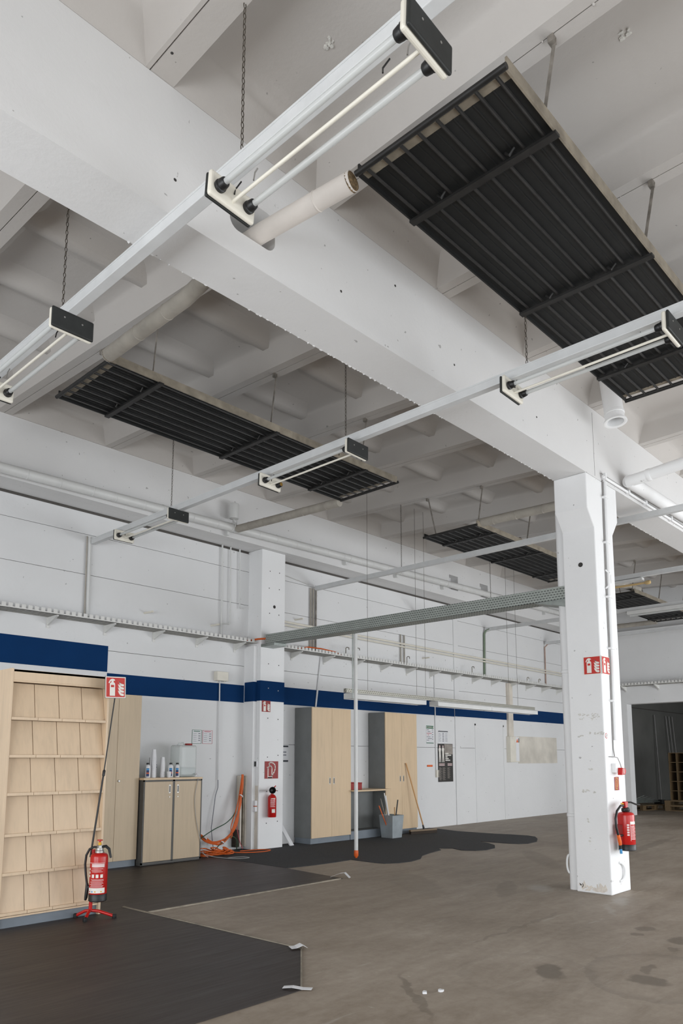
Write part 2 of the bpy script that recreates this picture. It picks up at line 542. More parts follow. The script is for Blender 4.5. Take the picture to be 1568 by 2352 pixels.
# ------------------------------------------------------------------ slab with rectangular holes
def holed(mb, o, u, v, n, thick, rect, holes, mi=0):
    """plate of given thickness in plane (o;u,v), front on +n side, with rectangular through holes"""
    u0, u1, v0, v1 = rect
    us = sorted({u0, u1, *[h[0] for h in holes], *[h[1] for h in holes]})
    vs = sorted({v0, v1, *[h[2] for h in holes], *[h[3] for h in holes]})
    o, u, v, n = V(o), V(u), V(v), V(n)

    def P(a, b, d): return o + u * a + v * b + n * d
    flip = u.cross(v).dot(n) < 0

    def quad(*q):
        mb.add(q, [(3, 2, 1, 0) if flip else (0, 1, 2, 3)], mi)
    for i in range(len(us) - 1):
        for j in range(len(vs) - 1):
            a, b, c, d = us[i], us[i + 1], vs[j], vs[j + 1]
            if any(h[0] <= (a + b) / 2 <= h[1] and h[2] <= (c + d) / 2 <= h[3] for h in holes): continue
            quad(P(a, c, 0), P(b, c, 0), P(b, d, 0), P(a, d, 0))
            quad(P(a, d, -thick), P(b, d, -thick), P(b, c, -thick), P(a, c, -thick))
    for h in holes:
        a, b, c, d = h
        quad(P(a, c, -thick), P(b, c, -thick), P(b, c, 0), P(a, c, 0))
        quad(P(a, d, 0), P(b, d, 0), P(b, d, -thick), P(a, d, -thick))
        quad(P(a, c, 0), P(a, d, 0), P(a, d, -thick), P(a, c, -thick))
        quad(P(b, c, -thick), P(b, d, -thick), P(b, d, 0), P(b, c, 0))
    a, b, c, d = rect
    quad(P(a, c, -thick), P(b, c, -thick), P(b, c, 0), P(a, c, 0))
    quad(P(a, d, 0), P(b, d, 0), P(b, d, -thick), P(a, d, -thick))
    quad(P(a, c, 0), P(a, d, 0), P(a, d, -thick), P(a, c, -thick))
    quad(P(b, c, -thick), P(b, d, -thick), P(b, d, 0), P(b, c, 0))
    return mb


# ================================================================== SETTING
XA, XB, YA, YB = -4.0, 19.5, -2.6, 9.72
tag(MB().box(XA - 0.3, 32, YA - 0.3, 12.3, -0.2, 0).build('floor', M['floor'], origin=(0, 0, 0)), kind='structure')

# --- left wall: precast panels with recessed joints on a dark backing
wl = MB().box(XA, XB + 0.3, YB + 0.02, YB + 0.22, 0, 6.4).build('wall_left', M['joint'], origin=(0, YB, 0))
tag(wl, kind='structure')
zs = [0.0, 2.997, 4.05, 4.635, 4.955]
for xa, xb in ((XA, 8.05), (8.48, 14.06), (14.20, XB + 0.1)):
    zz = zs if xa == XA else [0.0, 1.70] + zs[1:]
    for z0, z1 in zip(zz[:-1], zz[1:]):
        g = 0.003
        MB().box(xa, xb, YB, YB + 0.06, z0 + (g if z0 else 0), z1 - g).build('wall_panel', M['wall'], wl, bevel=0.003)
# slim cover strip between two wall panels
MB().box(14.045, 14.215, YB - 0.025, YB + 0.05, 0, 4.955).build('cover_strip', M['wall'], wl, bevel=0.004)
# painted-over door, outline only
df = MB()
df.box(14.86, 14.90, YB - 0.009, YB + 0.01, 0, 2.27); df.box(16.10, 16.14, YB - 0.009, YB + 0.01, 0, 2.27); df.box(14.86, 16.14, YB - 0.009, YB + 0.01, 2.23, 2.27)
d1 = df.build('door_1', M['wall'])
tag(d1, kind='structure')
MB().box(14.905, 16.095, YB - 0.006, YB + 0.01, 0.01, 2.225).build('door_leaf', M['wall'], d1)
# navy stripes
for n, xa, xb, z0, z1 in (('painted_stripe', XA, 5.412, 2.688, 3.063), ('painted_stripe', 5.412, 7.95, 2.383, 2.673), ('painted_stripe', 8.48, 14.045, 2.402, 2.71),
                          ('painted_stripe', 14.215, XB, 2.412, 2.71)):
    MB().box(xa, xb, YB - 0.003, YB + 0.002, z0, z1).build(n, M['blue'], wl)
MB().box(14.043, 14.217, YB - 0.028, YB - 0.02, 2.407, 2.71).build('painted_stripe', M['blue'], wl)
# unpainted dirty rectangle where a cabinet hung
MB().box(16.80, 18.85, YB - 0.004, YB + 0.002, 1.34, 2.02).build('bare_patch', M['bare'], wl)

# --- end wall with the wide opening
we = MB()
holed(we, (XB, 0, 0), (0, 1, 0), (0, 0, 1), (-1, 0, 0), 0.3, (YA, YB + 0.02, -0.05, 4.84), [(2.6, 8.0, -0.05, 2.89)])
we.box(XB + 0.2, XB + 0.5, YA, YB, 4.84, 6.4)
tag(we.build('wall_end', M['wall'], origin=(XB, 4, 0)), kind='structure')

# --- facade with windows behind the photographer
wr = MB()
holed(wr, (0, YA, 0), (1, 0, 0), (0, 0, 1), (0, 1, 0), 0.3, (XA, XB + 0.3, 0, 6.4), [(a, b, 0.15, 2.75) for a, b in WIN_Y])
tag(wr.build('wall_right', M['wall'], origin=(6, YA, 0)), kind='structure')
wb = MB()
holed(wb, (XA, 0, 0), (0, 1, 0), (0, 0, 1), (1, 0, 0), 0.3, (YA, YB + 0.2, 0, 6.4), [(a, b, 0.2, 3.0) for a, b in WIN_X])
tag(wb.build('wall_back', M['wall'], origin=(XA, 4, 0)), kind='structure')
k = 1
for a, b in WIN_Y:
    w = MB()
    for i in range(5):
        x = a + (b - a) * i / 4
        w.box(x - 0.03, x + 0.03, YA - 0.2, YA - 0.13, 0.15, 2.75)
    for z in (0.18, 1.45, 2.72): w.box(a, b, YA - 0.2, YA - 0.13, z - 0.03, z + 0.03)
    wo = tag(w.build('window_%d' % k, M['white_metal']), kind='structure')
    for i in range(4):
        for z0, z1 in ((0.21, 1.42), (1.48, 2.69)):
            MB().box(a + (b - a) * i / 4 + 0.03, a + (b - a) * (i + 1) / 4 - 0.03, YA - 0.17, YA - 0.165, z0, z1).build('pane', M['glass'], wo)
    k += 1
for a, b in WIN_X:
    w = MB()
    for i in range(4):
        y = a + (b - a) * i / 3
        w.box(XA - 0.2, XA - 0.13, y - 0.03, y + 0.03, 0.2, 3.0)
    for z in (0.23, 1.6, 2.97): w.box(XA - 0.2, XA - 0.13, a, b, z - 0.03, z + 0.03)
    wo = tag(w.build('window_%d' % k, M['white_metal']), kind='structure')
    for i in range(3):
        for z0, z1 in ((0.26, 1.57), (1.63, 2.94)):
            MB().box(XA - 0.17, XA - 0.165, a + (b - a) * i / 3 + 0.03, a + (b - a) * (i + 1) / 3 - 0.03, z0, z1).build('pane', M['glass'], wo)
    k += 1

# --- ceiling: ribbed precast roof panels
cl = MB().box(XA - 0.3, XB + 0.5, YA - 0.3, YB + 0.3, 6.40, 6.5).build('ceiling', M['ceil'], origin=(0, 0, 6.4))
tag(cl, kind='structure')


def roof_panel(x0, x1, ya, yb, oa, ob, zf, cross, rib0=0.095, rib1=0.095):
    """rib ring at zf(y), coffer opening from oa to ob, rising to a slab"""
    mb = MB()
    gap = 0.004
    xo0, xo1 = x0 + rib0, x1 - rib1

    def P(x, y, h): return (x, y, zf(y) + h)
    # outer ring
    o = [(x0 + gap, ya), (x1 - gap, ya), (x1 - gap, yb), (x0 + gap, yb)]
    i_ = [(xo0, oa), (xo1, oa), (xo1, ob), (xo0, ob)]
    vs = [P(*p, 0) for p in o] + [P(*p, 0) for p in i_]
    mb.add(vs, [(j, j + 4, (j + 1) % 4 + 4, (j + 1) % 4) for j in range(4)])
    # outer sides
    vs = [P(*p, 0) for p in o] + [P(*p, 0.35) for p in o]
    mb.add(vs, [(j, (j + 1) % 4, (j + 1) % 4 + 4, j + 4) for j in range(4)])
    rings = [(0, 0), (0.06, 0.13), (0.09, 0.19), (0.13, 0.235), (0.18, 0.262), (0.25, 0.275)]
    vs = []
    for ins, h in rings:
        vs += [P(xo0 + ins, oa + ins * 1.15, h), P(xo1 - ins, oa + ins * 1.15, h), P(xo1 - ins, ob - ins * 1.15, h), P(xo0 + ins, ob - ins * 1.15, h)]
    fs = []
    for r in range(len(rings) - 1):
        for j in range(4):
            a, b = r * 4 + j, r * 4 + (j + 1) % 4
            fs.append((a, a + 4, b + 4, b))
    L = (len(rings) - 1) * 4
    fs.append((L + 3, L + 2, L + 1, L))
    mb.add(vs, fs)
    for yc in cross:
        pr = [(-0.045, 0.180), (0.045, 0.180), (0.075, 0.205), (0.115, 0.238), (0.17, 0.262), (0.24, 0.276), (-0.24, 0.276), (-0.17, 0.262), (-0.115, 0.238), (-0.075, 0.205)]
        n = len(pr)
        vs = [P(xo0 + 0.03, yc + a, h) for a, h in pr] + [P(xo1 - 0.03, yc + a, h) for a, h in pr]
        mb.add(vs, [(j, j + n, (j + 1) % n + n, (j + 1) % n) for j in range(n)] + [tuple(range(n)), tuple(reversed(range(n, 2 * n)))])
    return mb


def z_near(y): return 5.555 + 0.025 * (3.54 - y)
def z_far(y): return 5.555 + 0.050 * (y - 3.94)


for kx in range(-4, 12):
    x0 = 2.08 + 1.495 * kx
    x1 = x0 + 1.495
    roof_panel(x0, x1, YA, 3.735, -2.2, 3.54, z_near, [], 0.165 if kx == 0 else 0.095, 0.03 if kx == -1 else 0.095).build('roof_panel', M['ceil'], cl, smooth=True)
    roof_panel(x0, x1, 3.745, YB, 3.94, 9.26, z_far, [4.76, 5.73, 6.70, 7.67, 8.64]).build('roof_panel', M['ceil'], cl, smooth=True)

# --- main beam with the pipe opening
mb = MB()
hz0, hz1, hx0, hx1 = 4.88, 5.15, 2.70, 3.09
holed(mb, (0, 3.54, 0), (1, 0, 0), (0, 0, 1), (0, -1, 0), 0.40, (XA, XB + 0.2, 4.70, 5.552), [(hx0, hx1, hz0, hz1)])
rc = 0.075
for cx, cz, sx, sz in ((hx0, hz0, 1, 1), (hx1, hz0, -1, 1), (hx0, hz1, 1, -1), (hx1, hz1, -1, -1)):
    arc = [(cx + sx * rc * (1 - math.sin(t * math.pi / 12)), cz + sz * rc * (1 - math.cos(t * math.pi / 12))) for t in range(7)]
    mb.prism([(cx, cz)] + arc, (0, 3.5405, 0), (1, 0, 0), (0, 0, 1), (0, 1, 0), 0.399)
beam = tag(mb.build('ceiling_beam', M['beam'], origin=(8, 3.74, 4.7)), 'deep white concrete beam carried by the free-standing column', 'beam', kind='structure')
# hairline joint over the column
MB().box(8.060, 8.064, 3.5385, 3.541, 4.72, 5.50).build('joint', M['joint'], beam)
for x, z in ((3.753, 4.933), (5.23, 4.945), (6.715, 4.971), (2.28, 4.945), (4.4, 5.30), (6.2, 5.12)):
    MB().lathe([(0.011, 0), (0.009, 0.002)], (x, 3.5395, z), 9, (0, -1, 0)).build('drill_hole', M['hole'], beam)
rg = MB()
x_ = XA + 0.1
while x_ < 11.5:
    x_ += random.uniform(0.02, 0.11)
    if noise.noise(V((x_ * 0.9, 3.1, 0))) < -0.15: continue
    a_, h_ = random.uniform(0.006, 0.02), random.uniform(0.003, 0.010)
    rg.prism([(x_ - a_, 0.004), (x_ - a_ * 0.4, -h_ * 0.7), (x_ + a_ * 0.3, -h_), (x_ + a_, 0.003)], (0, 3.934, 4.70), (1, 0, 0), (0, 0, 1), (0, 1, 0), random.uniform(0.006, 0.012))
rg.build('ragged_edge', M['beam'], beam)
lm = MB()
for xj in (3.575, 5.07, 6.565, 8.06):
    for i in range(26):
        y_ = random.uniform(-0.5, 3.4)
        r_ = random.uniform(0.004, 0.012)
        lm.lathe([(r_ * 0.9, 0), (r_, r_ * 0.5), (r_ * 0.5, r_ * 1.2), (0, r_ * 1.4)], (xj + random.uniform(-0.008, 0.012), y_, z_near(y_) + 0.002), 6, (0.1, 0.2, -1))
lm.build('joint_filler', M['ceil'], cl, smooth=True)
MB().lathe([(0.010, 0), (0.009, 0.002)], (2.112, 3.358, z_near(3.358) + 0.001), 10, (0, 0, -1)).build('anchor_hole', M['hole'], cl)
for x, y in ((2.88, 2.83), (4.12, 1.48)):
    b_ = MB()
    zc = z_near(y) + 0.275
    for i in range(14):
        a_, r_ = random.uniform(0, 6.28), 0.035 * math.sqrt(random.random())
        px_, py_ = x + r_ * math.cos(a_), y + r_ * math.sin(a_)
        rr = random.uniform(0.006, 0.016)
        b_.prism([(px_ + rr * random.uniform(0.6, 1.3) * math.cos(j * math.pi / 3), py_ + rr * random.uniform(0.6, 1.3) * math.sin(j * math.pi / 3)) for j in range(6)], (0, 0, zc + 0.001), (1, 0, 0), (0, 1, 0), (0, 0, -1), 0.003 + 0.0007 * i)
    b_.build('plaster_blemish', M['smudge'], cl)
# --- edge beam along the wall with two pipe niches
mb = MB()
holed(mb, (0, 9.28, 0), (1, 0, 0), (0, 0, 1), (0, -1, 0), 0.18, (XA, XB + 0.2, 4.99, 5.83), [(13.32, 13.66, 5.175, 5.50), (14.55, 14.89, 5.195, 5.51)])
mb.box(XA, XB + 0.2, 9.462, YB, 4.99, 5.83)
eb = tag(mb.build('ceiling_beam', M['beam'], origin=(8, 9.4, 4.99)), 'white concrete edge beam running along the wall top', 'beam', kind='structure')

# --- free-standing column
col = thing('concrete_column', (8.23, 3.74, 0), 'free-standing white concrete column flaring out below the beam', 'column', kind='structure')
prof = [(7.98, 0), (8.48, 0), (8.48, 4.09), (8.64, 4.29), (8.64, 4.70), (7.82, 4.70), (7.82, 4.29), (7.98, 4.09)]
MB().prism(prof, (0, 3.54, 0), (1, 0, 0), (0, 0, 1), (0, 1, 0), 0.40).build('shaft', M['column'], col, bevel=0.012)
MB().lathe([(0.027, 0), (0.027, 0.004)], (7.9785, 3.725, 3.672), 20, (-1, 0, 0)).build('bolt_hole', M['hole'], col)
# chipped plaster at the foot
ch = MB()
for i in range(16):
    y = 3.62 + 0.27 * random.random()
    r = 0.014 + 0.03 * random.random()
    pts = [(y + r * (0.7 + 0.5 * random.random()) * math.cos(a), 0.02 + 0.04 * random.random() * (i % 3) + r * 0.6 * (0.7 + 0.5 * random.random()) * (1 + math.sin(a))) for a in [j * math.pi / 4 for j in range(8)]]
    ch.prism(pts, (7.98, 0, 0), (0, 1, 0), (0, 0, 1), (-1, 0, 0), 0.0015 + 0.00013 * i)
ch.build('chipped_plaster', M['chip'], col)
# scuffs where stickers were scraped off the column
sc = MB()
sc_n = 0
for cy, cz, wy, wz, cnt in ((3.80, 1.945, 0.055, 0.012, 9), (3.66, 1.935, 0.075, 0.02, 16), (3.66, 1.90, 0.07, 0.018, 12), (3.80, 1.90, 0.03, 0.012, 5), (3.62, 1.735, 0.085, 0.013, 18), (3.82, 1.705, 0.035, 0.01, 8),
                            (3.715, 1.345, 0.02, 0.014, 6), (3.77, 1.10, 0.05, 0.012, 12), (3.69, 1.085, 0.025, 0.01, 4), (3.77, 0.78, 0.004, 0.03, 5), (3.76, 0.56, 0.004, 0.04, 6)):
    for i in range(cnt):
        y, z = cy + random.uniform(-wy, wy), cz + random.uniform(-wz, wz)
        r = random.uniform(0.004, 0.014)
        pts = [(y + r * random.uniform(0.6, 1.3) * math.cos(a), z + r * random.uniform(0.4, 0.9) * math.sin(a)) for a in [j * math.pi / 4 for j in range(8)]]
        sc.prism(pts, (7.98, 0, 0), (0, 1, 0), (0, 0, 1), (-1, 0, 0), 0.0010 + 0.000021 * sc_n)
        sc_n += 1
sc.build('scraped_residue', M['smudge'], col)

# --- wall column
wc = thing('concrete_column', (8.26, 9.55, 0), 'white wall column with navy band and rows of drilled holes', 'column', kind='structure')
MB().box(8.0, 8.53, 9.38, 9.75, 0, 4.99).build('shaft', M['column'], wc, bevel=0.010)
MB().box(7.93, 8.0, 9.47, 9.74, 0, 3.33).build('casing', M['column'], wc, bevel=0.008)
nb = MB()
nb.box(7.9965, 8.5335, 9.3765, 9.70, 2.405, 2.742); nb.build('painted_stripe', M['blue'], wc)
MB().box(7.9265, 7.998, 9.4665, 9.70, 2.395, 2.72).build('painted_stripe', M['blue'], wc)
MB().box(7.9975, 8.0005, 9.40, 9.58, 0.02, 1.02).build('bare_patch', M['beige'], wc)
for z in (4.62, 4.33, 4.0 - 0.12, 3.02, 2.93 - 0.32, 2.13, 1.50, 0.94, 0.43):
    for x in (8.17, 8.40):
        MB().lathe([(0.009, 0), (0.009, 0.002)], (x + random.uniform(-0.01, 0.01), 9.3795 - (0.003 if 2.4 < z < 2.74 else 0), z + random.uniform(-0.02, 0.02)), 10, (0, -1, 0)).build('drill_hole', M['hole'] if not 2.4 < z < 2.74 else M['bare'], wc)
MB().lathe([(0.028, 0), (0.028, 0.003)], (8.285, 9.3795, 4.022), 18, (0, -1, 0)).build('bolt_hole', M['hole'], wc)

# --- dim store room behind the opening
rs = MB()
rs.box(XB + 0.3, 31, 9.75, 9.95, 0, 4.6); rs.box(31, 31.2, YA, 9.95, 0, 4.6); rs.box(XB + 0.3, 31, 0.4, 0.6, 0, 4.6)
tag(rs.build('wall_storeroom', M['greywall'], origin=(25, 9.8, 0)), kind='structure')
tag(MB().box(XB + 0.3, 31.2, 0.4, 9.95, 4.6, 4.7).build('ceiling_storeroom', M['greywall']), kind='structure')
for z in (3.1,):
    tag(MB().box(XB + 0.6, 30.9, 9.70, 9.75, z, z + 0.02).build('trim_1', M['joint']), kind='structure')

# ================================================================== FLOOR COVERINGS
def sheet(name, poly, z0, z1, mat, label, cat):
    return tag(MB().prism(poly, (0, 0, z0), (1, 0, 0), (0, 1, 0), (0, 0, 1), z1 - z0).build(name, mat), label, cat)


sheet('vinyl_floor_sheet', [(-3.95, 9.70), (6.95, 9.70), (6.95, 7.56), (6.84, 6.42), (4.095, 6.385), (4.14, 4.33), (3.43, 3.58), (-3.95, 3.50)], 0.0, 0.005, M['vinyl'],
      'dark brown vinyl covering laid before the cabinets and display shelf', 'vinyl flooring')
carpet = [(6.95, 9.69), (6.95, 7.565), (7.13, 7.54), (7.5, 7.50), (7.82, 7.49), (8.18, 7.51), (8.17, 7.25), (8.165, 7.05), (8.2, 6.9), (8.38, 6.79), (8.63, 6.76), (8.95, 6.84), (9.24, 7.03), (9.6, 7.15), (10.01, 7.24), (10.12, 7.36), (10.14, 7.44),
          (10.33, 7.24), (10.21, 6.98), (10.32, 6.78), (10.51, 6.71), (10.85, 6.76), (11.18, 6.97), (11.38, 7.22), (11.46, 7.44), (11.53, 7.46), (11.56, 7.2), (11.58, 6.95), (11.66, 6.78), (11.8, 6.69), (12.2, 6.74), (12.62, 6.96), (12.9, 7.16), (12.99, 7.36), (12.95, 7.7), (12.86, 7.98), (12.8, 8.82), (13.0, 9.57), (13.0, 9.69)]
sheet('carpet', carpet, 0.0, 0.009, M['carpet'], 'charcoal carpet with ragged wavy cut edge before the tall lockers', 'carpet')
for a, b, lb in (((4.06, 6.78), (4.145, 4.33), 'thin wooden edging strip along the vinyl ending at a paper scrap'), ((4.09, 6.385), (6.80, 6.425), 'pale wooden edging strip between vinyl and concrete running to the wall side')):
    m = MB().bar((*a, 0.006), (*b, 0.006), 0.022, 0.012)
    tag(m.build('edging_strip', M['lip']), lb, 'edging strip')
m = MB().bar((4.145, 4.33, 0.006), (3.43, 3.58, 0.006), 0.012, 0.008)
tag(m.build('edging_strip', M['lip']), 'short diagonal edging strip between two white paper scraps', 'edging strip')


def scrap(name, pts, w, label):
    """curled strip of paper: cross profile follows pts (x,y,z) with width w along the side direction"""
    mb = MB()
    P = [V(p) for p in pts]
    d = (P[-1] - P[0]); d.z = 0
    s = V((-d.y, d.x, 0)).normalized() * w / 2
    vs = []
    for p in P: vs += [p - s, p + s]
    vs += [v + V((0, 0, 0.0015)) for v in vs]
    n = len(P) * 2
    fs = []
    for i in range(len(P) - 1):
        a = i * 2
        fs += [(a + 1, a, a + 2, a + 3), (n + a, n + a + 1, n + a + 3, n + a + 2), (a, n + a, n + a + 2, a + 2), (a + 1, a + 3, n + a + 3, n + a + 1)]
    fs += [(0, 1, n + 1, n), (n - 2, 2 * n - 2, 2 * n - 1, n - 1)]
    mb.add(vs, fs)
    return tag(mb.build(name, M['paper']), label, 'paper scrap', 'paper scraps at the vinyl corners')


scrap('paper_scrap', [(6.80, 6.58, 0.012), (6.90, 6.52, 0.05), (6.95, 6.49, 0.055), (6.90, 6.36, 0.012)], 0.07, 'bent white paper scrap at the far end of the pale edging strip')
scrap('paper_scrap', [(4.07, 4.375, 0.016), (4.11, 4.355, 0.018), (4.15, 4.335, 0.034), (4.185, 4.32, 0.012)], 0.085, 'folded white paper scrap where straight and diagonal edging strips meet')
scrap('paper_scrap', [(3.37, 3.685, 0.012), (3.40, 3.63, 0.020), (3.44, 3.58, 0.010), (3.475, 3.53, 0.010)], 0.05, 'flat wavy white paper scrap at the lower vinyl corner')
for i, (x, y) in enumerate(((3.92, 2.98), (4.02, 2.93))):
    mb = MB()
    r = 0.022
    mb.prism([(x + r * random.uniform(0.5, 1.2) * math.cos(j * 0.9), y + r * random.uniform(0.4, 1.0) * math.sin(j * 0.9)) for j in range(7)], (0, 0, 0.0), (1, 0, 0), (0, 1, 0), (0, 0, 1), 0.012)
    tag(mb.build('plaster_crumb', M['paper']), ('left' if i == 0 else 'right') + ' of two tiny white plaster crumbs on the bare concrete', 'crumb', 'plaster crumbs on the concrete')

# ================================================================== RADIANT CEILING PANELS
def radiant_panel(x0, x1, y0, y1, z, bars_x, label, tilt=0.0, skip_straps=()):
    t = thing('radiant_heating_panel', ((x0 + x1) / 2, (y0 + y1) / 2, z), label, 'heating panel', 'radiant heating panels under the roof')
    # folded sheet: shallow troughs between the pipes
    n = 8
    mb = MB()
    w = (y1 - y0) / n
    for i in range(n):
        ya, yb = y0 + i * w, y0 + (i + 1) * w
        mb.box(x0 + 0.085, x1 - 0.085, ya, yb, z + 0.036, z + 0.05)
        mb.box(x0 + 0.085, x1 - 0.085, ya - 0.004, ya + 0.004, z + 0.030, z + 0.037)
    mb.build('sheet', M['panel_black'], t)
    for y, s in ((y0, -1), (y1, 1)):
        MB().box(x0, x1, y - 0.006, y + 0.006, z + 0.005, z + 0.085).build('edge_lip', M['lip'] if s < 0 else M['panel_black'], t)
    for x, sg in ((x0, 1), (x1, -1)):
        MB().box(x + 0.035 * sg, x + 0.085 * sg, y0, y1, z + 0.034, z + 0.052).build('end_lip', M['lip'], t)
    for i in range(n):
        y = y0 + (i + 0.5) * w
        MB().tube([(x0 - 0.02, y, z + 0.018), (x1 + 0.02, y, z + 0.018)], 0.0105, 8).build('pipe', M['panel_pipe'], t, smooth=True)
    for x in (x0 - 0.012, x1 + 0.012):
        MB().tube([(x, y0 - 0.01, z + 0.015), (x, y1 + 0.01, z + 0.015)], 0.019, 10).build('header_pipe', M['panel_pipe'], t, smooth=True)
    for x in bars_x:
        MB().box(x - 0.025, x + 0.025, y0 - 0.01, y1 + 0.01, z - 0.012, z + 0.006).build('crossbar', M['panel_pipe'], t)
        for yy in (y0 + 0.27, y1 - 0.27):
            MB().tube([(x - 0.05, yy + 0.03, z + 0.03), (x - 0.055, yy, z - 0.006), (x - 0.05, yy - 0.03, z + 0.03)], 0.009, 6).build('clip', M['panel_pipe'], t, smooth=True)
    return t


def straps(t, xs, y0, y1, z, zf):
    for x in xs:
        for y, s in ((y0, -1), (y1, 1)):
            yt = y + s * -0.0 - s * -0.03
            top = V((x + 0.02, y + s * 0.02, zf(y) - 0.015)); bot = V((x + 0.05, y - s * 0.10, z + 0.08))
            mb = MB().bar(top, bot, 0.022, 0.005, (1, 0, 0))
            mb.box(x - 0.01, x + 0.035, top.y - 0.004, top.y + 0.03, top.z - 0.03, zf(y) + 0.001)
            mb.build('hanger_strap', M['strap'], t)


H1 = radiant_panel(3.06, 7.05, 1.71, 2.74, 4.985, (3.60, 5.02, 6.43), 'black radiant heating panel over the bare concrete in the bright bay')
straps(H1, (3.575, 5.07, 6.565), 1.71, 2.74, 4.985, z_near)
H2 = radiant_panel(3.13, 7.20, 5.80, 6.80, 4.985, (3.66, 5.14, 6.60), 'black radiant heating panel in the dim bay above the light rails')
straps(H2, (3.575, 5.07, 6.565), 5.80, 6.80, 4.985, z_far)
H3 = radiant_panel(9.42, 13.55, 6.03, 7.03, 4.985, (9.95, 11.45, 12.95), 'black radiant heating panel seen just beside the big column')
straps(H3, (9.555, 11.05, 12.545), 6.03, 7.03, 4.985, z_far)
H4 = radiant_panel(15.45, 19.25, 6.05, 7.05, 4.94, (16.0, 17.4, 18.8), 'black radiant heating panel farthest away, behind the big column')
straps(H4, (15.535, 17.03, 18.525), 6.05, 7.05, 4.94, z_far)


def lagged(name, pts, r, mat, label, cat='pipe', rings=True, wool=None, kind=None):
    t = MB()
    t.tube(pts, r, 20)
    o = t.build(name, mat, smooth=True)
    tag(o, label, cat)
    if rings:
        P = [V(p) for p in pts]
        for a, b in zip(P[:-1], P[1:]):
            L = (b - a).length
            for i in range(int(L / 0.42)):
                c = a + (b - a) * ((i + 0.6 + random.uniform(-0.12, 0.12)) * 0.42 / L)
                d = (b - a).normalized()
                MB().lathe([(r, -0.006), (r + 0.0035, -0.003), (r + 0.0035, 0.003), (r, 0.006)], c, 20, d).build('seam', mat, o, smooth=True)
    if wool is not None:
        c, d = V(wool[0]), V(wool[1])
        MB().lathe([(0.02, 0.004), (r * 0.5, 0.012), (r * 0.92, 0.004), (r * 1.03, -0.02)], c, 16, d).build('wool_filling', M['wool'], o, smooth=True)
    return o


lagged('lagged_pipe', [(3.075, 2.80, 5.00), (2.955, 3.52, 4.958), (2.945, 3.70, 4.956)], 0.063, M['lagging_white'], 'off-white lagged heating pipe from black panel into the beam opening', wool=((3.075, 2.80, 5.00), (0.124, -0.99, 0.117)))
lagged('lagged_pipe', [(2.945, 3.71, 4.956), (2.955, 3.95, 4.957), (3.03, 4.5, 4.965), (3.07, 5.74, 5.0)], 0.062, M['lagging'], 'worn grey lagged pipe from the main beam to the dim bay panel', wool=((3.07, 5.74, 5.0), (0.03, 1, 0.04)))
lagged('lagged_pipe', [(7.25, 6.87, 5.0), (7.22, 9.07, 5.09)], 0.060, M['lagging'], 'grey lagged pipe joining the dim bay panel to the wall pipe')
lagged('lagged_pipe', [(9.56, 6.10, 5.07), (9.64, 4.83, 5.07), (9.68, 3.96, 5.07)], 0.066, M['lagging'], 'grey lagged pipe passing behind the column head')
lagged('lagged_pipe', [(14.2, 6.35, 5.11), (16.0, 6.17, 5.12)], 0.075, M['lagging'], 'stubby beige lagged pipe lying above the farthest heating panel')
lagged('lagged_pipe', [(19.30, 7.02, 4.955), (19.28, 9.0, 4.955)], 0.06, M['lagging'], 'grey lagged pipe high along the end wall')
# heating main along the edge beam
hm = lagged('heating_pipe', [(XA + 0.05, 9.13, 4.901), (XB - 0.02, 9.13, 5.330)], 0.066, M['white_metal'], 'long white heating pipe clamped along the wall edge beam')
for x in (2.6, 5.86, 7.13, 9.9, 11.4, 13.0, 15.5, 17.5):
    z = 4.901 + 0.429 * (x + 3.95) / 23.43
    MB().box(x - 0.02, x + 0.02, 9.196, 9.28, max(4.992, z - 0.11), z + 0.10).build('bracket', M['white_metal'], hm)
    MB().lathe([(0.072, -0.012), (0.072, 0.012)], (x, 9.13, z), 18, (1, 0, 0.018)).build('clamp', M['white_metal'], hm, smooth=True)

# expansion vessel and thin pipes on the wall beside the column
ev = thing('expansion_vessel', (7.18, 9.13, 5.22), 'small white cylinder vessel on the wall pipe', 'vessel')
MB().lathe([(0.02, 0), (0.075, 0.015), (0.08, 0.04), (0.08, 0.235), (0.07, 0.262), (0.015, 0.275)], (7.18, 9.13, 5.245), 22).build('body', M['white_metal'], ev, smooth=True)
MB().tube([(7.18, 9.13, 5.245), (7.18, 9.12, 5.20), (7.16, 9.06, 5.16), (7.15, 9.05, 5.10)], 0.012, 8).build('pipe', M['white_metal'], ev, smooth=True)
MB().tube([(7.18, 9.13, 5.515), (7.21, 9.15, 5.555), (7.30, 9.19, 5.535), (7.32, 9.22, 5.47), (7.31, 9.22, 5.17)], 0.009, 8).build('vent_pipe', M['white_metal'], ev, smooth=True)


def wire(name, pts, r, mat, label, cat, n=8, group=None, parent=None):
    o = MB().tube(pts, r, n).build(name, mat, parent, smooth=True)
    if parent is None: tag(o, label, cat, group)
    return o


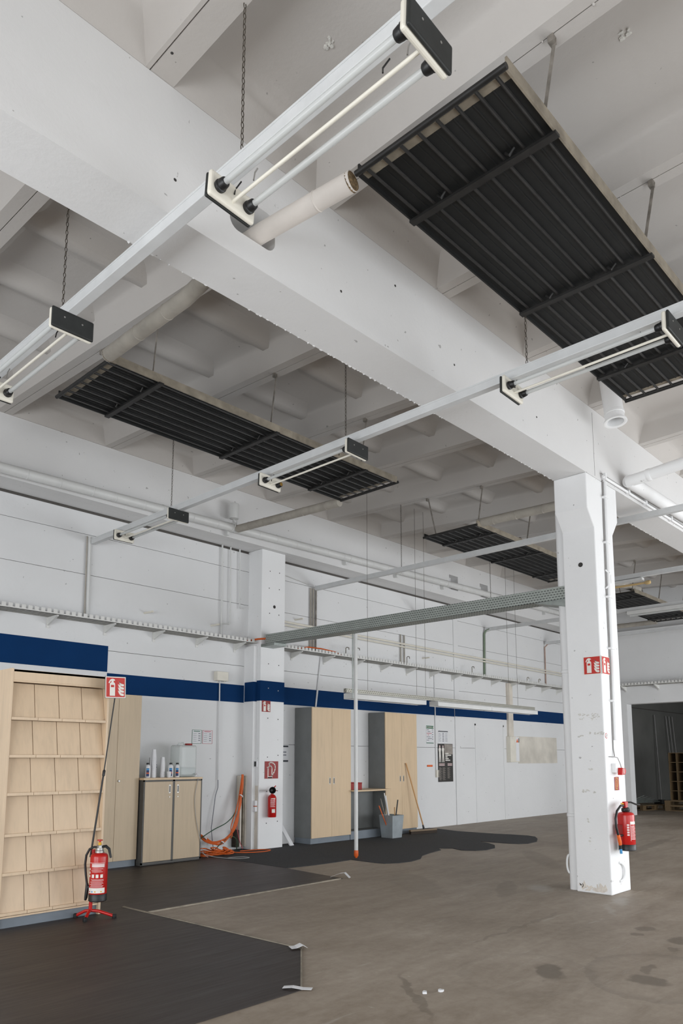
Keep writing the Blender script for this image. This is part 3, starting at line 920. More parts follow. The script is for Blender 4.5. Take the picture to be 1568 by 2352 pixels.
wire('water_pipe', [(7.385, 9.68, 4.985), (7.40, 9.68, 3.43)], 0.014, M['white_metal'], 'thin white wall pipe running down to the cable tray', 'pipe')
wire('water_pipe', [(7.56, 9.68, 4.985), (7.575, 9.68, 3.80), (7.575, 9.68, 3.70), (7.55, 9.68, 3.665), (7.41, 9.68, 3.66)], 0.012, M['white_metal'], 'thin white wall pipe with a hooked lower end', 'pipe')
wire('water_pipe', [(7.755, 9.68, 4.985), (7.775, 9.68, 3.98), (7.785, 9.66, 3.955), (7.80, 9.63, 3.965)], 0.012, M['white_metal'], 'short thin white wall pipe next to the column', 'pipe')
wire('cable_conduit', [(5.035, 9.69, 4.60), (5.05, 9.69, 3.44)], 0.026, M['white_metal'], 'white vertical conduit below the end of the light rail', 'conduit')
wire('cable_conduit', [(4.995, 9.69, 4.60), (5.01, 9.69, 3.44)], 0.009, M['lagging'], 'thin tan cable beside the white conduit above the tray', 'cable')
for i, (x, m, lb) in enumerate(((9.452, 'lagging', 'tan'), (9.52, 'lagging', 'middle tan'), (9.59, 'strap', 'dark grey'))):
    wire('cable_conduit', [(x, 9.69, 4.60), (x, 9.69, 3.44)], 0.016, M[m], '%s upright conduit under the bare rail right of the wall column' % lb, 'conduit')
wire('cable_conduit', [(8.77, 9.69, 4.20), (8.77, 9.69, 4.70), (8.80, 9.69, 4.73), (9.42, 9.69, 4.66)], 0.011, M['white_metal'], 'thin white angled conduit beside the wall column', 'conduit')
for x, lb in ((12.10, 'first'), (12.22, 'second')):
    wire('cable_conduit', [(x, 9.69, 4.05), (x, 9.69, 3.44)], 0.014, M['lagging'], '%s of two short tan conduits above the tray' % lb, 'conduit')
gc = wire('cable_conduit', [(15.30, 9.69, 3.44), (15.33, 9.69, 4.46), (15.36, 9.66, 4.54), (15.36, 9.55, 4.57)], 0.022, M['green_conduit'], 'green and white cable bundle rising to a light rail', 'cable')
wire('cable_conduit', [(15.365, 9.69, 3.44), (15.395, 9.69, 4.46), (15.40, 9.66, 4.52), (15.40, 9.50, 4.55)], 0.016, M['white_metal'], 'white cable next to the green cable bundle', 'cable')
wire('cable_conduit', [(18.33, 9.69, 3.44), (18.34, 9.69, 4.46), (18.35, 9.6, 4.54), (18.35, 9.4, 4.55)], 0.016, M['rust'], 'reddish conduit rising near the big column on the wall', 'conduit')
wire('cable_conduit', [(9.74, 9.70, 3.33), (9.60, 9.70, 2.36)], 0.016, M['wall'], 'white slanted conduit dropping from the tray to the first locker', 'conduit')
# horizontal pipes above the tray
wire('compressed_air_pipe', [(8.55, 9.62, 3.86), (XB - 0.05, 9.62, 3.80)], 0.020, M['cream'], 'upper of two beige pipes running along the wall above the tray', 'pipe')
wire('compressed_air_pipe', [(8.55, 9.62, 3.80), (XB - 0.05, 9.62, 3.735)], 0.017, M['cream'], 'lower of two beige pipes running along the wall above the tray', 'pipe')
# pipes stubs on the wall
for x, z in ((6.0, 3.63), (7.24, 3.60), (9.1, 3.95), (12.9, 3.62)):
    wire('wall_stub', [(x - 0.02, 9.73, z), (x + 0.03, 9.56, z + 0.01)], 0.016, M['cream'], 'short white bracket stub on the wall above tray at x %.0f' % x, 'bracket')
stub_labels = ['short white stub on the wall over the display shelf side', 'short white stub on the wall near three thin pipes', 'short white stub just right of the wall column', 'short white stub on the wall past the steel post']
for o, lb in zip([o for o in bpy.data.objects if o.name.startswith('wall_stub')], stub_labels): o['label'] = lb

# ================================================================== LIGHT RAILS AND TUBE FITTINGS
def rail(x, ya, yb, z, label, w=0.07, h=0.072):
    t = thing('light_rail', (x, (ya + yb) / 2, z), label, 'light rail', 'white light rails hung across the hall')
    mb = MB()
    mb.box(x - w / 2, x + w / 2, ya, yb, z, z + h)
    mb.build('channel', M['rail'], t, bevel=0.004)
    MB().box(x - w / 2 - 0.003, x + w / 2 + 0.003, ya, yb, z + h - 0.010, z + h + 0.004).build('flange', M['rail'], t)
    return t


R1 = rail(2.228, -2.5, 9.66, 4.55, 'white light rail closest overhead with the black-ended tube fittings')
R2 = rail(5.075, -2.5, 9.66, 4.49, 'white light rail crossing under the black heating panels')
R3 = rail(9.56, -2.5, 9.66, 4.565, 'bare white light rail reaching the column top')
R4 = rail(12.62, -2.5, 9.66, 4.55, 'white light rail with a yellowed lamp end behind the column')
R5 = rail(15.38, -2.5, 9.66, 4.53, 'white light rail second from the end wall')
R6 = rail(18.35, -2.5, 9.66, 4.53, 'white light rail closest to the end wall')


def fitting_proto():
    """two-tube damp-proof batten, origin at its centre, tubes along y, 1.32 m long"""
    t = thing('tube_light', (0, 0, 0), 'x', 'ceiling light', 'two-tube light fittings on the rails')
    for s in (-1, 1):
        y = s * 0.622
        e = MB().box(-0.148, 0.148, y - 0.016, y + 0.016, -0.072, 0.072).build('end_plate', M['cream'], t, bevel=0.018, seg=3)
        MB().box(-0.146, 0.146, y + s * 0.016, y + s * 0.036, -0.070, 0.070).build('rubber_cover', M['rubber'], e, bevel=0.014, seg=3)
        for x in (-0.062, 0.062): MB().lathe([(0.006, 0), (0.006, 0.0015), (0.001, 0.002)], (x, y + s * 0.0362, 0.018), 8, (0, s, 0)).build('screw', M['chrome'], e)
        for x in (-0.093, 0.093):
            MB().lathe([(0.031, 0.0), (0.033, 0.01), (0.033, 0.02), (0.028, 0.024), (0.030, 0.030), (0.026, 0.055), (0.022, 0.06)], (x, y - s * 0.014, -0.010), 18, (0, -s, 0)).build('socket', M['black'], t, smooth=True)
    for x in (-0.093, 0.093):
        MB().tube([(x, -0.57, -0.010), (x, 0.57, -0.010)], 0.0165, 16).build('fluorescent_tube', M['tube'], t, smooth=True)
    MB().tube([(0.0, -0.612, -0.030), (0.0, 0.612, -0.030)], 0.0095, 10).build('spacer_rod', M['cream'], t, smooth=True)
    for y in (-0.5, 0.5):
        MB().tube([(0.04, y, 0.06), (0.045, y, 0.11), (0.06, y, 0.145)], 0.004, 6).build('hanger_hook', M['chrome'], t, smooth=True)
        MB().tube([(0.0, y + 0.1, 0.01), (0.01, y + 0.11, 0.05), (0.03, y + 0.09, 0.10)], 0.004, 6).build('lead', M['black'], t, smooth=True)
    return t


F0 = fitting_proto()
fits = [(2.15, 2.185, 4.33, 0.06, 'two-tube fitting with black end plates filling the upper frame, nearest overhead'),
        (2.120, 5.10, 4.315, 0.0, 'two-tube fitting cut by the frame edge, on the closest rail'),
        (5.065, 2.25, 4.405, 0.03, 'two-tube fitting hanging below the bright bay heating panel'),
        (5.060, 5.20, 4.400, 0.03, 'fitting with one tube missing, before the dim bay heating panel'),
        (5.060, 8.17, 4.425, 0.0, 'two-tube fitting closest to the tall white wall')]
prev = None
for i, (x, y, z, a, lb) in enumerate(fits):
    o = F0 if i == 0 else copy_tree(F0)
    o.location = (x, y, z)
    o.rotation_euler = (0, a, 0)
    o['label'] = lb
    if i == 3:
        tubes = [c for c in bpy.data.objects if c.parent == o and c.name.startswith('fluorescent_tube')]
        bpy.data.objects.remove(tubes[1])
        ORG[o] = V((0, 0, 0))
        MB().lathe([(0.02, 0), (0.02, 0.004)], (0.093, 0.55, -0.010), 14, (0, -1, 0)).build('socket_contact', M['brass'], o, smooth=True)
# far fittings with plain battens
yb = thing('tube_light', (12.62, 5.35, 4.43), 'yellowed tube light on the rail just past the column', 'ceiling light', 'two-tube light fittings on the rails')
MB().box(12.57, 12.67, 4.78, 6.05, 4.49, 4.535).build('batten', M['white_metal'], yb)
MB().tube([(12.62, 4.75, 4.44), (12.62, 6.05, 4.44)], 0.017, 12).build('fluorescent_tube', M['aged'], yb, smooth=True)
MB().lathe([(0.02, 0), (0.034, 0.03), (0.036, 0.08), (0.028, 0.10)], (12.62, 4.76, 4.44), 14, (0, -1, 0)).build('end_cap', M['aged'], yb, smooth=True)
fb = thing('tube_light', (15.38, 5.6, 4.40), 'white strip light on the rail before the end wall', 'ceiling light', 'two-tube light fittings on the rails')
MB().box(15.31, 15.45, 4.70, 6.18, 4.46, 4.53).build('batten', M['white_metal'], fb, bevel=0.005)
MB().tube([(15.38, 4.74, 4.435), (15.38, 6.14, 4.435)], 0.018, 12).build('fluorescent_tube', M['tube'], fb, smooth=True)


def chain(x, y, z0, z1, label, link=0.042, mat='chain'):
    mb = MB()
    n = int((z1 - z0) / (link * 0.80))
    for i in range(n):
        z = z1 - (i + 0.5) * link * 0.80
        L, w = link * 0.44, link * 0.19
        pts = []
        for j in range(13):
            a = 2 * math.pi * j / 12
            c, s = math.cos(a) * w, math.sin(a) * (L - w) + (w if math.sin(a) > 0 else -w) * abs(math.sin(a))
            pts.append((x + c, y, z + s) if i % 2 == 0 else (x, y + c, z + s))
        mb.tube(pts, link * 0.062, 5, caps=False)
    mb.tube([(x, y, z1), (x, y, z1 + 0.06)], 0.004, 6)
    return tag(mb.build('hanging_chain', M[mat], smooth=True), label, 'chain', 'chains holding the light rails')


for x, y, z0, zf, lb in ((2.228, 2.83, 4.625, z_near, 'steel chain holding the closest light rail against the bright ceiling'), (2.228, 4.85, 4.625, z_far, 'steel chain holding the closest light rail in the dim bay'),
                         (5.06, 2.735, 4.56, z_near, 'steel chain hanging beside the bright bay heating panel edge'), (5.06, 4.71, 4.56, z_far, 'steel chain dropping behind the main beam to the second rail'),
                         (5.06, 7.69, 4.56, z_far, 'steel chain holding the second rail near the wall'), (9.56, 7.62, 4.63, z_far, 'thin chain holding the bare rail before the wall'),
                         (12.62, 5.66, 4.62, z_far, 'thin chain seen right of the column over the yellowed lamp'), (12.62, 7.8, 4.62, z_far, 'thin chain passing in front of the beam niches')):
    chain(x, y, z0, zf(y) + 0.14, lb)

# ================================================================== CABLE TRAYS
def comb_tray(name, axis, a0, a1, wall, depth, z, label, inward=-1, brackets=()):
    """wall-mounted cable tray with slotted upstand; axis 'x' runs along the left wall, 'y' along the end wall"""
    if axis == 'x': P = lambda a, d, zz: (a, wall + inward * d, zz)
    else: P = lambda a, d, zz: (wall + inward * d, a, zz)

    def bx(mb, a, b, d0, d1, zz0, zz1):
        p, q = P(a, d0, zz0), P(b, d1, zz1)
        mb.box(p[0], q[0], p[1], q[1], p[2], p[2] if False else q[2])
    t = thing(name, P((a0 + a1) / 2, depth / 2, z), label, 'cable tray', 'white slotted cable trays on the walls')
    mb = MB()
    step = 0.085
    n = int((a1 - a0) / step)
    bx(mb, a0, a1, 0.03, 0.06, z, z + 0.004); bx(mb, a0, a1, depth - 0.03, depth, z, z + 0.004)
    for i in range(n):                                   # slotted bottom
        bx(mb, a0 + i * step, a0 + i * step + 0.068, 0.06, depth - 0.03, z, z + 0.004)
    mb.build('bottom', M['tray_shaded'], t)
    up = MB()
    bx(up, a0, a1, depth - 0.003, depth, z, z + 0.020)
    for i in range(n):                                   # comb of tabs
        bx(up, a0 + i * step, a0 + i * step + 0.055, depth - 0.003, depth, z + 0.020, z + 0.066)
    up.build('slotted_side', M['tray_white'], t)
    MB_ = MB(); bx(MB_, a0, a1, 0.02, 0.023, z, z + 0.06); MB_.build('rear_side', M['tray_white'], t)
    for b in brackets:
        k = MB()
        bx(k, b - 0.02, b + 0.02, 0.0, 0.012, z - 0.145, z - 0.001)
        vs = [P(b - 0.014, 0.012, z - 0.001), P(b - 0.014, depth - 0.02, z - 0.001), P(b - 0.014, depth - 0.02, z - 0.014), P(b - 0.014, 0.012, z - 0.11)]
        vs += [P(b + 0.014, *(0.012, z - 0.001)), P(b + 0.014, depth - 0.02, z - 0.001), P(b + 0.014, depth - 0.02, z - 0.014), P(b + 0.014, 0.012, z - 0.11)]
        k.add(vs, [(0, 1, 2, 3), (7, 6, 5, 4), (0, 4, 5, 1), (1, 5, 6, 2), (2, 6, 7, 3), (3, 7, 4, 0)])
        k.build('bracket', M['tray_white'], t)
    return t


comb_tray('cable_tray', 'x', XA + 0.1, 7.93, YB - 0.002, 0.31, 3.355, 'white slotted cable tray on brackets above the navy stripe corner', brackets=(2.0, 2.85, 3.68, 4.50, 5.345, 6.155, 6.945, 7.71))
comb_tray('cable_tray', 'x', 8.55, XB - 0.05, YB - 0.002, 0.31, 3.345, 'white slotted cable tray running from wall column to end wall', brackets=tuple(9.0 + 0.83 * i for i in range(13)))
comb_tray('cable_tray', 'y', 2.4, 9.3, XB - 0.002, 0.31, 3.345, 'white slotted cable tray over the storeroom opening', brackets=(4.6, 5.45, 6.3, 7.15, 8.0, 8.85))
# loose hooks and wires standing on the tray
for i, (x, h, lb) in enumerate(((10.15, 0.16, 'small wire hook standing on the tray by the steel post'), (10.45, 0.18, 'pair of bent wire hooks on the tray right of the post'), (12.0, 0.17, 'bent wire hook on the tray above the lockers'), (14.4, 0.18, 'bent wire clip on the tray near the slim wall strip'),
                                (16.9, 0.13, 'rusty wire hook on the tray toward the end wall'), (17.5, 0.13, 'last rusty wire hook on the tray before the column'))):
    wire('wire_hook', [(x, 9.45, 3.36), (x, 9.45, 3.36 + h), (x + 0.03, 9.45, 3.38 + h), (x + 0.08, 9.45, 3.38 + h), (x + 0.09, 9.45, 3.34 + h)], 0.009, M['strap'] if i < 4 else M['lip'], lb, 'hook')
wire('orange_cable', [(8.9, 9.50, 3.375), (9.2, 9.48, 3.44), (9.55, 9.5, 3.45), (9.9, 9.47, 3.42), (10.1, 9.5, 3.375)], 0.012, M['orange'], 'orange cable lying along the tray past the wall column', 'cable')
wire('orange_cable', [(7.80, 9.52, 3.39), (7.95, 9.40, 3.43), (8.06, 9.30, 3.44), (8.12, 9.15, 3.40)], 0.016, M['orange'], 'orange cables crossing from tray to perforated channel', 'cable')

# heavy perforated channel spanning wall column to big column
pc = thing('perforated_cable_channel', (8.13, 6.65, 3.34), 'grey perforated steel channel spanning between the two columns', 'cable channel')
a, b = V((8.03, 9.30, 3.35)), V((8.03, 3.96, 3.315))
for dx, nm in ((0.0, 'side'), (0.22, 'side')):
    mb = MB()
    p0, p1 = a + V((dx, 0, 0)), b + V((dx, 0, 0))
    hh = 0.155
    mb.add([p0, p1, p1 + V((0, 0, hh)), p0 + V((0, 0, hh)), p0 + V((0.003, 0, 0)), p1 + V((0.003, 0, 0)), p1 + V((0.003, 0, hh)), p0 + V((0.003, 0, hh))],
           [(0, 1, 2, 3), (7, 6, 5, 4), (0, 4, 5, 1), (3, 2, 6, 7), (0, 3, 7, 4), (1, 5, 6, 2)])
    mb.build(nm, M['perf'], pc)
MB().add([a, b, b + V((0.22, 0, 0)), a + V((0.22, 0, 0)), a + V((0, 0, 0.003)), b + V((0, 0, 0.003)), b + V((0.22, 0, 0.003)), a + V((0.22, 0, 0.003))],
         [(3, 2, 1, 0), (4, 5, 6, 7), (0, 1, 5, 4), (2, 3, 7, 6), (1, 2, 6, 5), (3, 0, 4, 7)]).build('bottom', M['perf'], pc)
MB().box(8.0, 8.27, 9.05, 9.38, 3.30, 3.345).build('bracket', M['galv'], pc)
k = MB(); k.add([(8.00, 3.945, 3.31), (8.00, 4.35, 3.31), (8.00, 3.945, 3.22), (8.27, 3.945, 3.31), (8.27, 4.35, 3.31), (8.27, 3.945, 3.22)], [(0, 1, 2), (5, 4, 3), (0, 3, 4, 1), (1, 4, 5, 2), (2, 5, 3, 0)])
k.build('bracket', M['galv'], pc)

# telescopic post under the channel
tp = thing('telescopic_post', (8.34, 7.56, 0), 'slim galvanised post with orange ends holding up the channel', 'post')
MB().tube([(8.34, 7.56, 0.10), (8.34, 7.56, 3.47)], 0.029, 16).build('tube', M['white_metal'], tp, smooth=True)
MB().tube([(8.295, 7.58, 2.35), (8.295, 7.58, 3.46)], 0.010, 8).build('inner_rod', M['galv'], tp, smooth=True)
MB().lathe([(0.012, 0), (0.018, 0.02), (0.033, 0.04), (0.033, 0.11), (0.029, 0.12)], (8.34, 7.56, 0.0), 16).build('foot_cap', M['orange_cap'], tp, smooth=True)
MB().lathe([(0.03, 0), (0.045, 0.012), (0.05, 0.03), (0.02, 0.055)], (8.34, 7.56, 3.505), 16).build('head_cap', M['orange_cap'], tp, smooth=True)

# hanging strut with three trough lamps above the locker area
YL, ZL = 7.95, 2.45
st = thing('lamp_strut', (10.9, YL, ZL), 'perforated strut hung on wires carrying the white trough lamps', 'strut')
MB().box(8.52, 14.45, YL - 0.03, YL + 0.03, ZL + 0.035, ZL + 0.10).build('channel', M['perf_x'], st)
for x in (9.06, 10.36, 10.62, 13.45, 13.8):
    MB().tube([(x, YL, ZL + 0.10), (x, YL, z_far(YL) - 0.01 + 0.2)], 0.003, 6).build('wire', M['chain'], st)


def trough(x0, x1, label):
    t = thing('trough_lamp', ((x0 + x1) / 2, YL, ZL), label, 'lamp', 'white trough lamps on the strut')
    mb = MB()
    pr = [(-0.10, -0.060), (-0.097, 0.012), (-0.07, 0.034), (0.07, 0.034), (0.097, 0.012), (0.10, -0.060), (0.092, -0.060), (0.06, 0.02), (-0.06, 0.02), (-0.092, -0.060)]
    mb.prism(pr, (x0, YL, ZL), (0, 1, 0), (0, 0, 1), (1, 0, 0), x1 - x0)
    mb.build('housing', M['white_metal'], t)
    lou = MB()
    n = int((x1 - x0) / 0.05)
    for i in range(n):
        x = x0 + 0.02 + (x1 - x0 - 0.04) * i / n
        lou.box(x, x + 0.006, YL - 0.085, YL + 0.085, ZL - 0.052, ZL - 0.030)
    lou.build('louvre_grid', M['white_metal'], t)
    for e in (x0, x1): MB().box(e - 0.006, e + 0.006, YL - 0.098, YL + 0.098, ZL - 0.056, ZL + 0.03).build('end_cap', M['white_metal'], t)
    MB().tube([(x0 + 0.03, YL, ZL - 0.005), (x1 - 0.03, YL, ZL - 0.005)], 0.013, 10).build('fluorescent_tube', M['tube'], t, smooth=True)


trough(8.60, 10.50, 'white trough lamp behind the slim post, first on the strut')
trough(10.86, 12.62, 'middle white trough lamp on the hanging strut')
trough(12.64, 14.44, 'white trough lamp at the column side end of the strut')

# ================================================================== AROUND THE BIG COLUMN
dp = thing('downpipe', (8.13, 4.01, 0), 'white rain downpipe standing behind the big column', 'pipe')
MB().tube([(8.11, 4.013, 0.0), (8.11, 4.013, 4.08), (8.11, 4.013, 4.4)], 0.062, 20).build('pipe', M['column'], dp, smooth=True)
for z in (0.82, 2.46): MB().lathe([(0.062, -0.02), (0.069, -0.015), (0.069, 0.015), (0.062, 0.02)], (8.11, 4.013, z), 20).build('collar', M['column'], dp, smooth=True)
for (c, ax, lb) in (((8.07, 4.05, 0.28), 'l', 'white curved rung sticking out behind the column foot'), ((8.19, 3.54, 0.225), 'r', 'white curved rung on the column face below the extinguisher')):
    pts = []
    for j in range(9):
        a = math.pi * j / 8
        r = 0.10
        if ax == 'l': pts.append((c[0] - 0.02, c[1] + 0.03 * math.sin(a), c[2] + r * math.cos(a)))
        else: pts.append((c[0] + 0.10 * math.sin(a), c[1] - 0.002 - 0.020 * math.sin(a), c[2] + r * math.cos(a)))
    wire('wall_rung', pts, 0.012, M['column'], lb, 'rung', 10)
cd = thing('cable_duct', (8.17, 3.52, 1.66), 'white plastic cable duct clipped down the column face', 'cable duct')
MB().tube([(8.275, 3.518, 4.70), (8.258, 3.518, 4.2), (8.24, 3.518, 3.4), (8.232, 3.518, 2.65), (8.205, 3.518, 1.66)], 0.022, 12).build('duct', M['column'], cd, smooth=True)
MB().tube([(8.245, 3.532, 4.72), (8.225, 3.532, 4.2), (8.205, 3.532, 3.4), (8.20, 3.532, 2.65), (8.175, 3.532, 1.56), (8.17, 3.52, 1.48)], 0.007, 8).build('cable', M['grey_cable'], cd, smooth=True)
MB().tube([(8.20, 3.53, 3.62), (8.262, 3.50, 3.56), (8.262, 3.50, 3.47), (8.19, 3.53, 3.40)], 0.010, 8).build('cable_loop', M['column'], cd, smooth=True)
for z, x in ((4.5, 8.262), (3.95, 8.25), (3.3, 8.238), (2.7, 8.232), (2.1, 8.218)): MB().box(x - 0.05, x + 0.030, 3.49, 3.54, z - 0.012, z + 0.012).build('clip', M['column'], cd)
cb = thing('beam_conduit', (9.4, 3.52, 4.74), 'white conduit clipped low along the beam face right of the column', 'conduit')
MB().tube([(8.22, 3.515, 4.75), (11.6, 3.515, 4.75)], 0.017, 10).build('conduit', M['column'], cb, smooth=True)
MB().tube([(8.20, 3.525, 4.785), (11.6, 3.525, 4.79)], 0.006, 6).build('cable', M['grey_cable'], cb, smooth=True)
for x in (8.26, 8.95, 9.5, 10.4): MB().box(x - 0.015, x + 0.015, 3.49, 3.54, 4.72, 4.80).build('clip', M['column'], cb)
bp = thing('drain_pipe', (9.5, 3.42, 4.85), 'fat white drain pipe with elbow running along the beam', 'pipe')
MB().tube([(8.78, 3.43, 4.83), (10.4, 3.43, 4.85), (13.5, 3.43, 4.89)], 0.080, 22).build('run', M['column'], bp, smooth=True)
MB().tube([(8.80, 3.46, 4.83), (8.80, 3.30, 4.84), (8.80, 2.4, 4.92), (8.80, 1.2, 5.02)], 0.070, 22).build('branch', M['column'], bp, smooth=True)
MB().lathe([(0.070, 0), (0.076, 0.01), (0.076, 0.05), (0.070, 0.06)], (8.80, 3.22, 4.848), 22, (0, -1, 0.09)).build('socket', M['column'], bp, smooth=True)
vp = thing('vent_spout', (7.90, 3.20, 5.20), 'white round vent spout with open lower mouth under the ceiling', 'vent')
MB().lathe([(0.105, 0.70), (0.105, 0.13), (0.112, 0.125), (0.112, 0.10), (0.105, 0.095), (0.105, 0.02), (0.125, 0.018), (0.128, 0.0), (0.115, -0.004), (0.092, 0.004), (0.092, 0.25), (0.0, 0.251)], (7.88, 3.19, 5.20), 28, (0.06, 0.12, 1)).build('spout', M['column'], vp, smooth=True)

# ================================================================== SIGNS
def plane(o, u, n):
    return V(o), V(u).normalized(), V((0, 0, 1)), V(n).normalized()


def icon_modern(pl, w, h, parent, d=0.0016):
    o, u, v, n = pl
    def pr(poly): return MB().prism([(a * w, b * h) for a, b in poly], o + n * 0.0012, u, v, n, d)
    pr([(0.18, 0.06), (0.46, 0.06), (0.46, 0.66), (0.44, 0.72), (0.38, 0.76), (0.38, 0.84), (0.46, 0.84), (0.44, 0.90), (0.34, 0.94), (0.24, 0.92), (0.16, 0.84), (0.11, 0.72), (0.16, 0.70), (0.20, 0.78), (0.27, 0.84), (0.27, 0.76), (0.20, 0.72), (0.18, 0.66)]).build('pictogram', M['sign_white'], parent)
    MB().prism([(a * w, b * h) for a, b in [(0.235, 0.50), (0.405, 0.50), (0.405, 0.62), (0.235, 0.62)]], o + n * 0.0030, u, v, n, 0.0008).build('pictogram_band', M['sign_red'], parent)
    for k in range(4):
        y = 0.07 + 0.165 * k
        s = 0.0 if k < 3 else 0.04
        pts = [(0.94, y), (0.94, y + 0.10), (0.80, y + 0.13), (0.70 - s, y + 0.23), (0.62 + s, y + 0.27), (0.66 + s, y + 0.14), (0.74, y + 0.03), (0.84, y - 0.005)]
        pr(pts).build('pictogram_flame', M['sign_white'], parent)


def icon_old(pl, w, h, parent, m='sign_white', d=0.0016):
    o, u, v, n = pl

    def stroke(pts, r):
        P = [o + n * 0.002 + u * (a * w) + v * (b * h) for a, b in pts]
        mb = MB()
        for p, q in zip(P[:-1], P[1:]):
            dd = (q - p)
            e = dd.normalized() * r * 0.5
            mb.bar(p - e, q + e, r * 2, d, n)
        return mb
    mb = stroke([(0.24, 0.06), (0.24, 0.62), (0.30, 0.70), (0.40, 0.74), (0.48, 0.70), (0.53, 0.62), (0.53, 0.06), (0.24, 0.06)], 0.028 * w)
    mb.build('pictogram', M[m], parent)
    stroke([(0.37, 0.74), (0.33, 0.80), (0.32, 0.88), (0.38, 0.93), (0.52, 0.93), (0.66, 0.88), (0.76, 0.76), (0.78, 0.60), (0.72, 0.42), (0.62, 0.28), (0.52, 0.18)], 0.030 * w).build('pictogram_hose', M[m], parent)
    stroke([(0.24, 0.62), (0.18, 0.66)], 0.02 * w).build('pictogram_lever', M[m], parent)
    stroke([(0.28, 0.08), (0.50, 0.08)], 0.045 * w).build('pictogram_base', M[m], parent)


def sign(o, u, n, w, h, mat, icon, label, rim=True, tilt=0.0):
    pl = plane(o, u, n)
    t = thing('fire_sign', V(o), label, 'sign')
    O, U, Vv, N = pl
    if tilt:
        R = Matrix.Rotation(tilt, 3, N)
        U, Vv = R @ U, R @ Vv
        pl = (O, U, Vv, N)
    if rim:
        MB().prism([(-0.006, -0.006), (w + 0.006, -0.006), (w + 0.006, h + 0.006), (-0.006, h + 0.006)], O - N * 0.0018, U, Vv, N, 0.002).build('border', M['sign_white'], t)
    MB().prism([(0, 0), (w, 0), (w, h), (0, h)], O, U, Vv, N, 0.0012).build('plate', mat, t)
    icon(pl, w, h, t)
    return t


sign((7.9735, 3.737, 2.398), (0, -1, 0), (-1, 0, 0), 0.19, 0.192, M['sign_red'], icon_modern, 'red extinguisher sign facing the display shelf side of the big column')
sign((7.993, 3.5335, 2.398), (1, 0, 0), (0, -1, 0), 0.195, 0.192, M['sign_red'], icon_modern, 'red extinguisher sign folded round onto the bright column face')
sign((8.175, 3.5365, 1.105), (1, 0, 0), (0, -1, 0), 0.115, 0.148, M['sign_dark_red'], lambda p, w, h, t: icon_old(p, w, h, t, 'yellow'), 'small aged red sign right above the column extinguisher', rim=False)
sign((8.035, 9.3745, 2.225), (1, 0, 0), (0, -1, 0), 0.185, 0.185, M['sign_dark_red'], icon_modern, 'red extinguisher sign below the navy band on the wall column', rim=False)
sign((8.115, 9.3745, 1.13), (1, 0, 0), (0, -1, 0), 0.295, 0.283, M['sign_dark_red'], icon_old, 'large red hose-and-bottle sign above the wall column extinguisher', rim=False)
# small round prohibition sign on the column
ns = thing('round_sign', (8.05, 3.538, 1.70), 'tiny round white sign with red ring on the column', 'sign')
MB().lathe([(0.030, 0), (0.030, 0.0012)], (8.025, 3.5395, 1.705), 22, (0, -1, 0)).build('ring', M['red_ink'], ns)
MB().lathe([(0.023, 0), (0.023, 0.0018)], (8.025, 3.5390, 1.705), 22, (0, -1, 0)).build('disc', M['sign_white'], ns)
MB().obox((8.025, 3.5368, 1.705), (0.014, 0, 0.014), (0, 0.0004, 0), (0.003, 0, -0.003)).build('slash', M['ink'], ns)
# red pipe clamp with wire on the column
rk = thing('alarm_button', (8.17, 3.50, 1.30), 'red manual call lever with wire hook on the column', 'alarm lever')
MB().box(8.12, 8.20, 3.49, 3.54, 1.30, 1.40).build('plate', M['column'], rk, bevel=0.004)
MB().prism([(0, 0), (0.10, 0.005), (0.125, 0.045), (0.10, 0.075), (0.02, 0.08)], (8.155, 3.49, 1.275), (1, 0, 0), (0, 0, 1), (0, -1, 0), 0.05).build('lever', M['red'], rk, bevel=0.006)
MB().box(8.20, 8.212, 3.436, 3.4395, 1.29, 1.35).build('mark', M['sign_white'], rk)
MB().tube([(8.05, 3.53, 1.475), (8.12, 3.51, 1.475), (8.20, 3.50, 1.465), (8.24, 3.49, 1.40), (8.245, 3.48, 1.35)], 0.005, 6).build('wire', M['grey_cable'], rk, smooth=True)
# far-side sticker on the column edge
mb = MB(); mb.box(8.4805, 8.483, 3.60, 3.80, 1.75, 2.05)
tag(mb.build('column_notice', M['navy_label']), 'narrow navy notice on the hidden side of the column', 'notice')

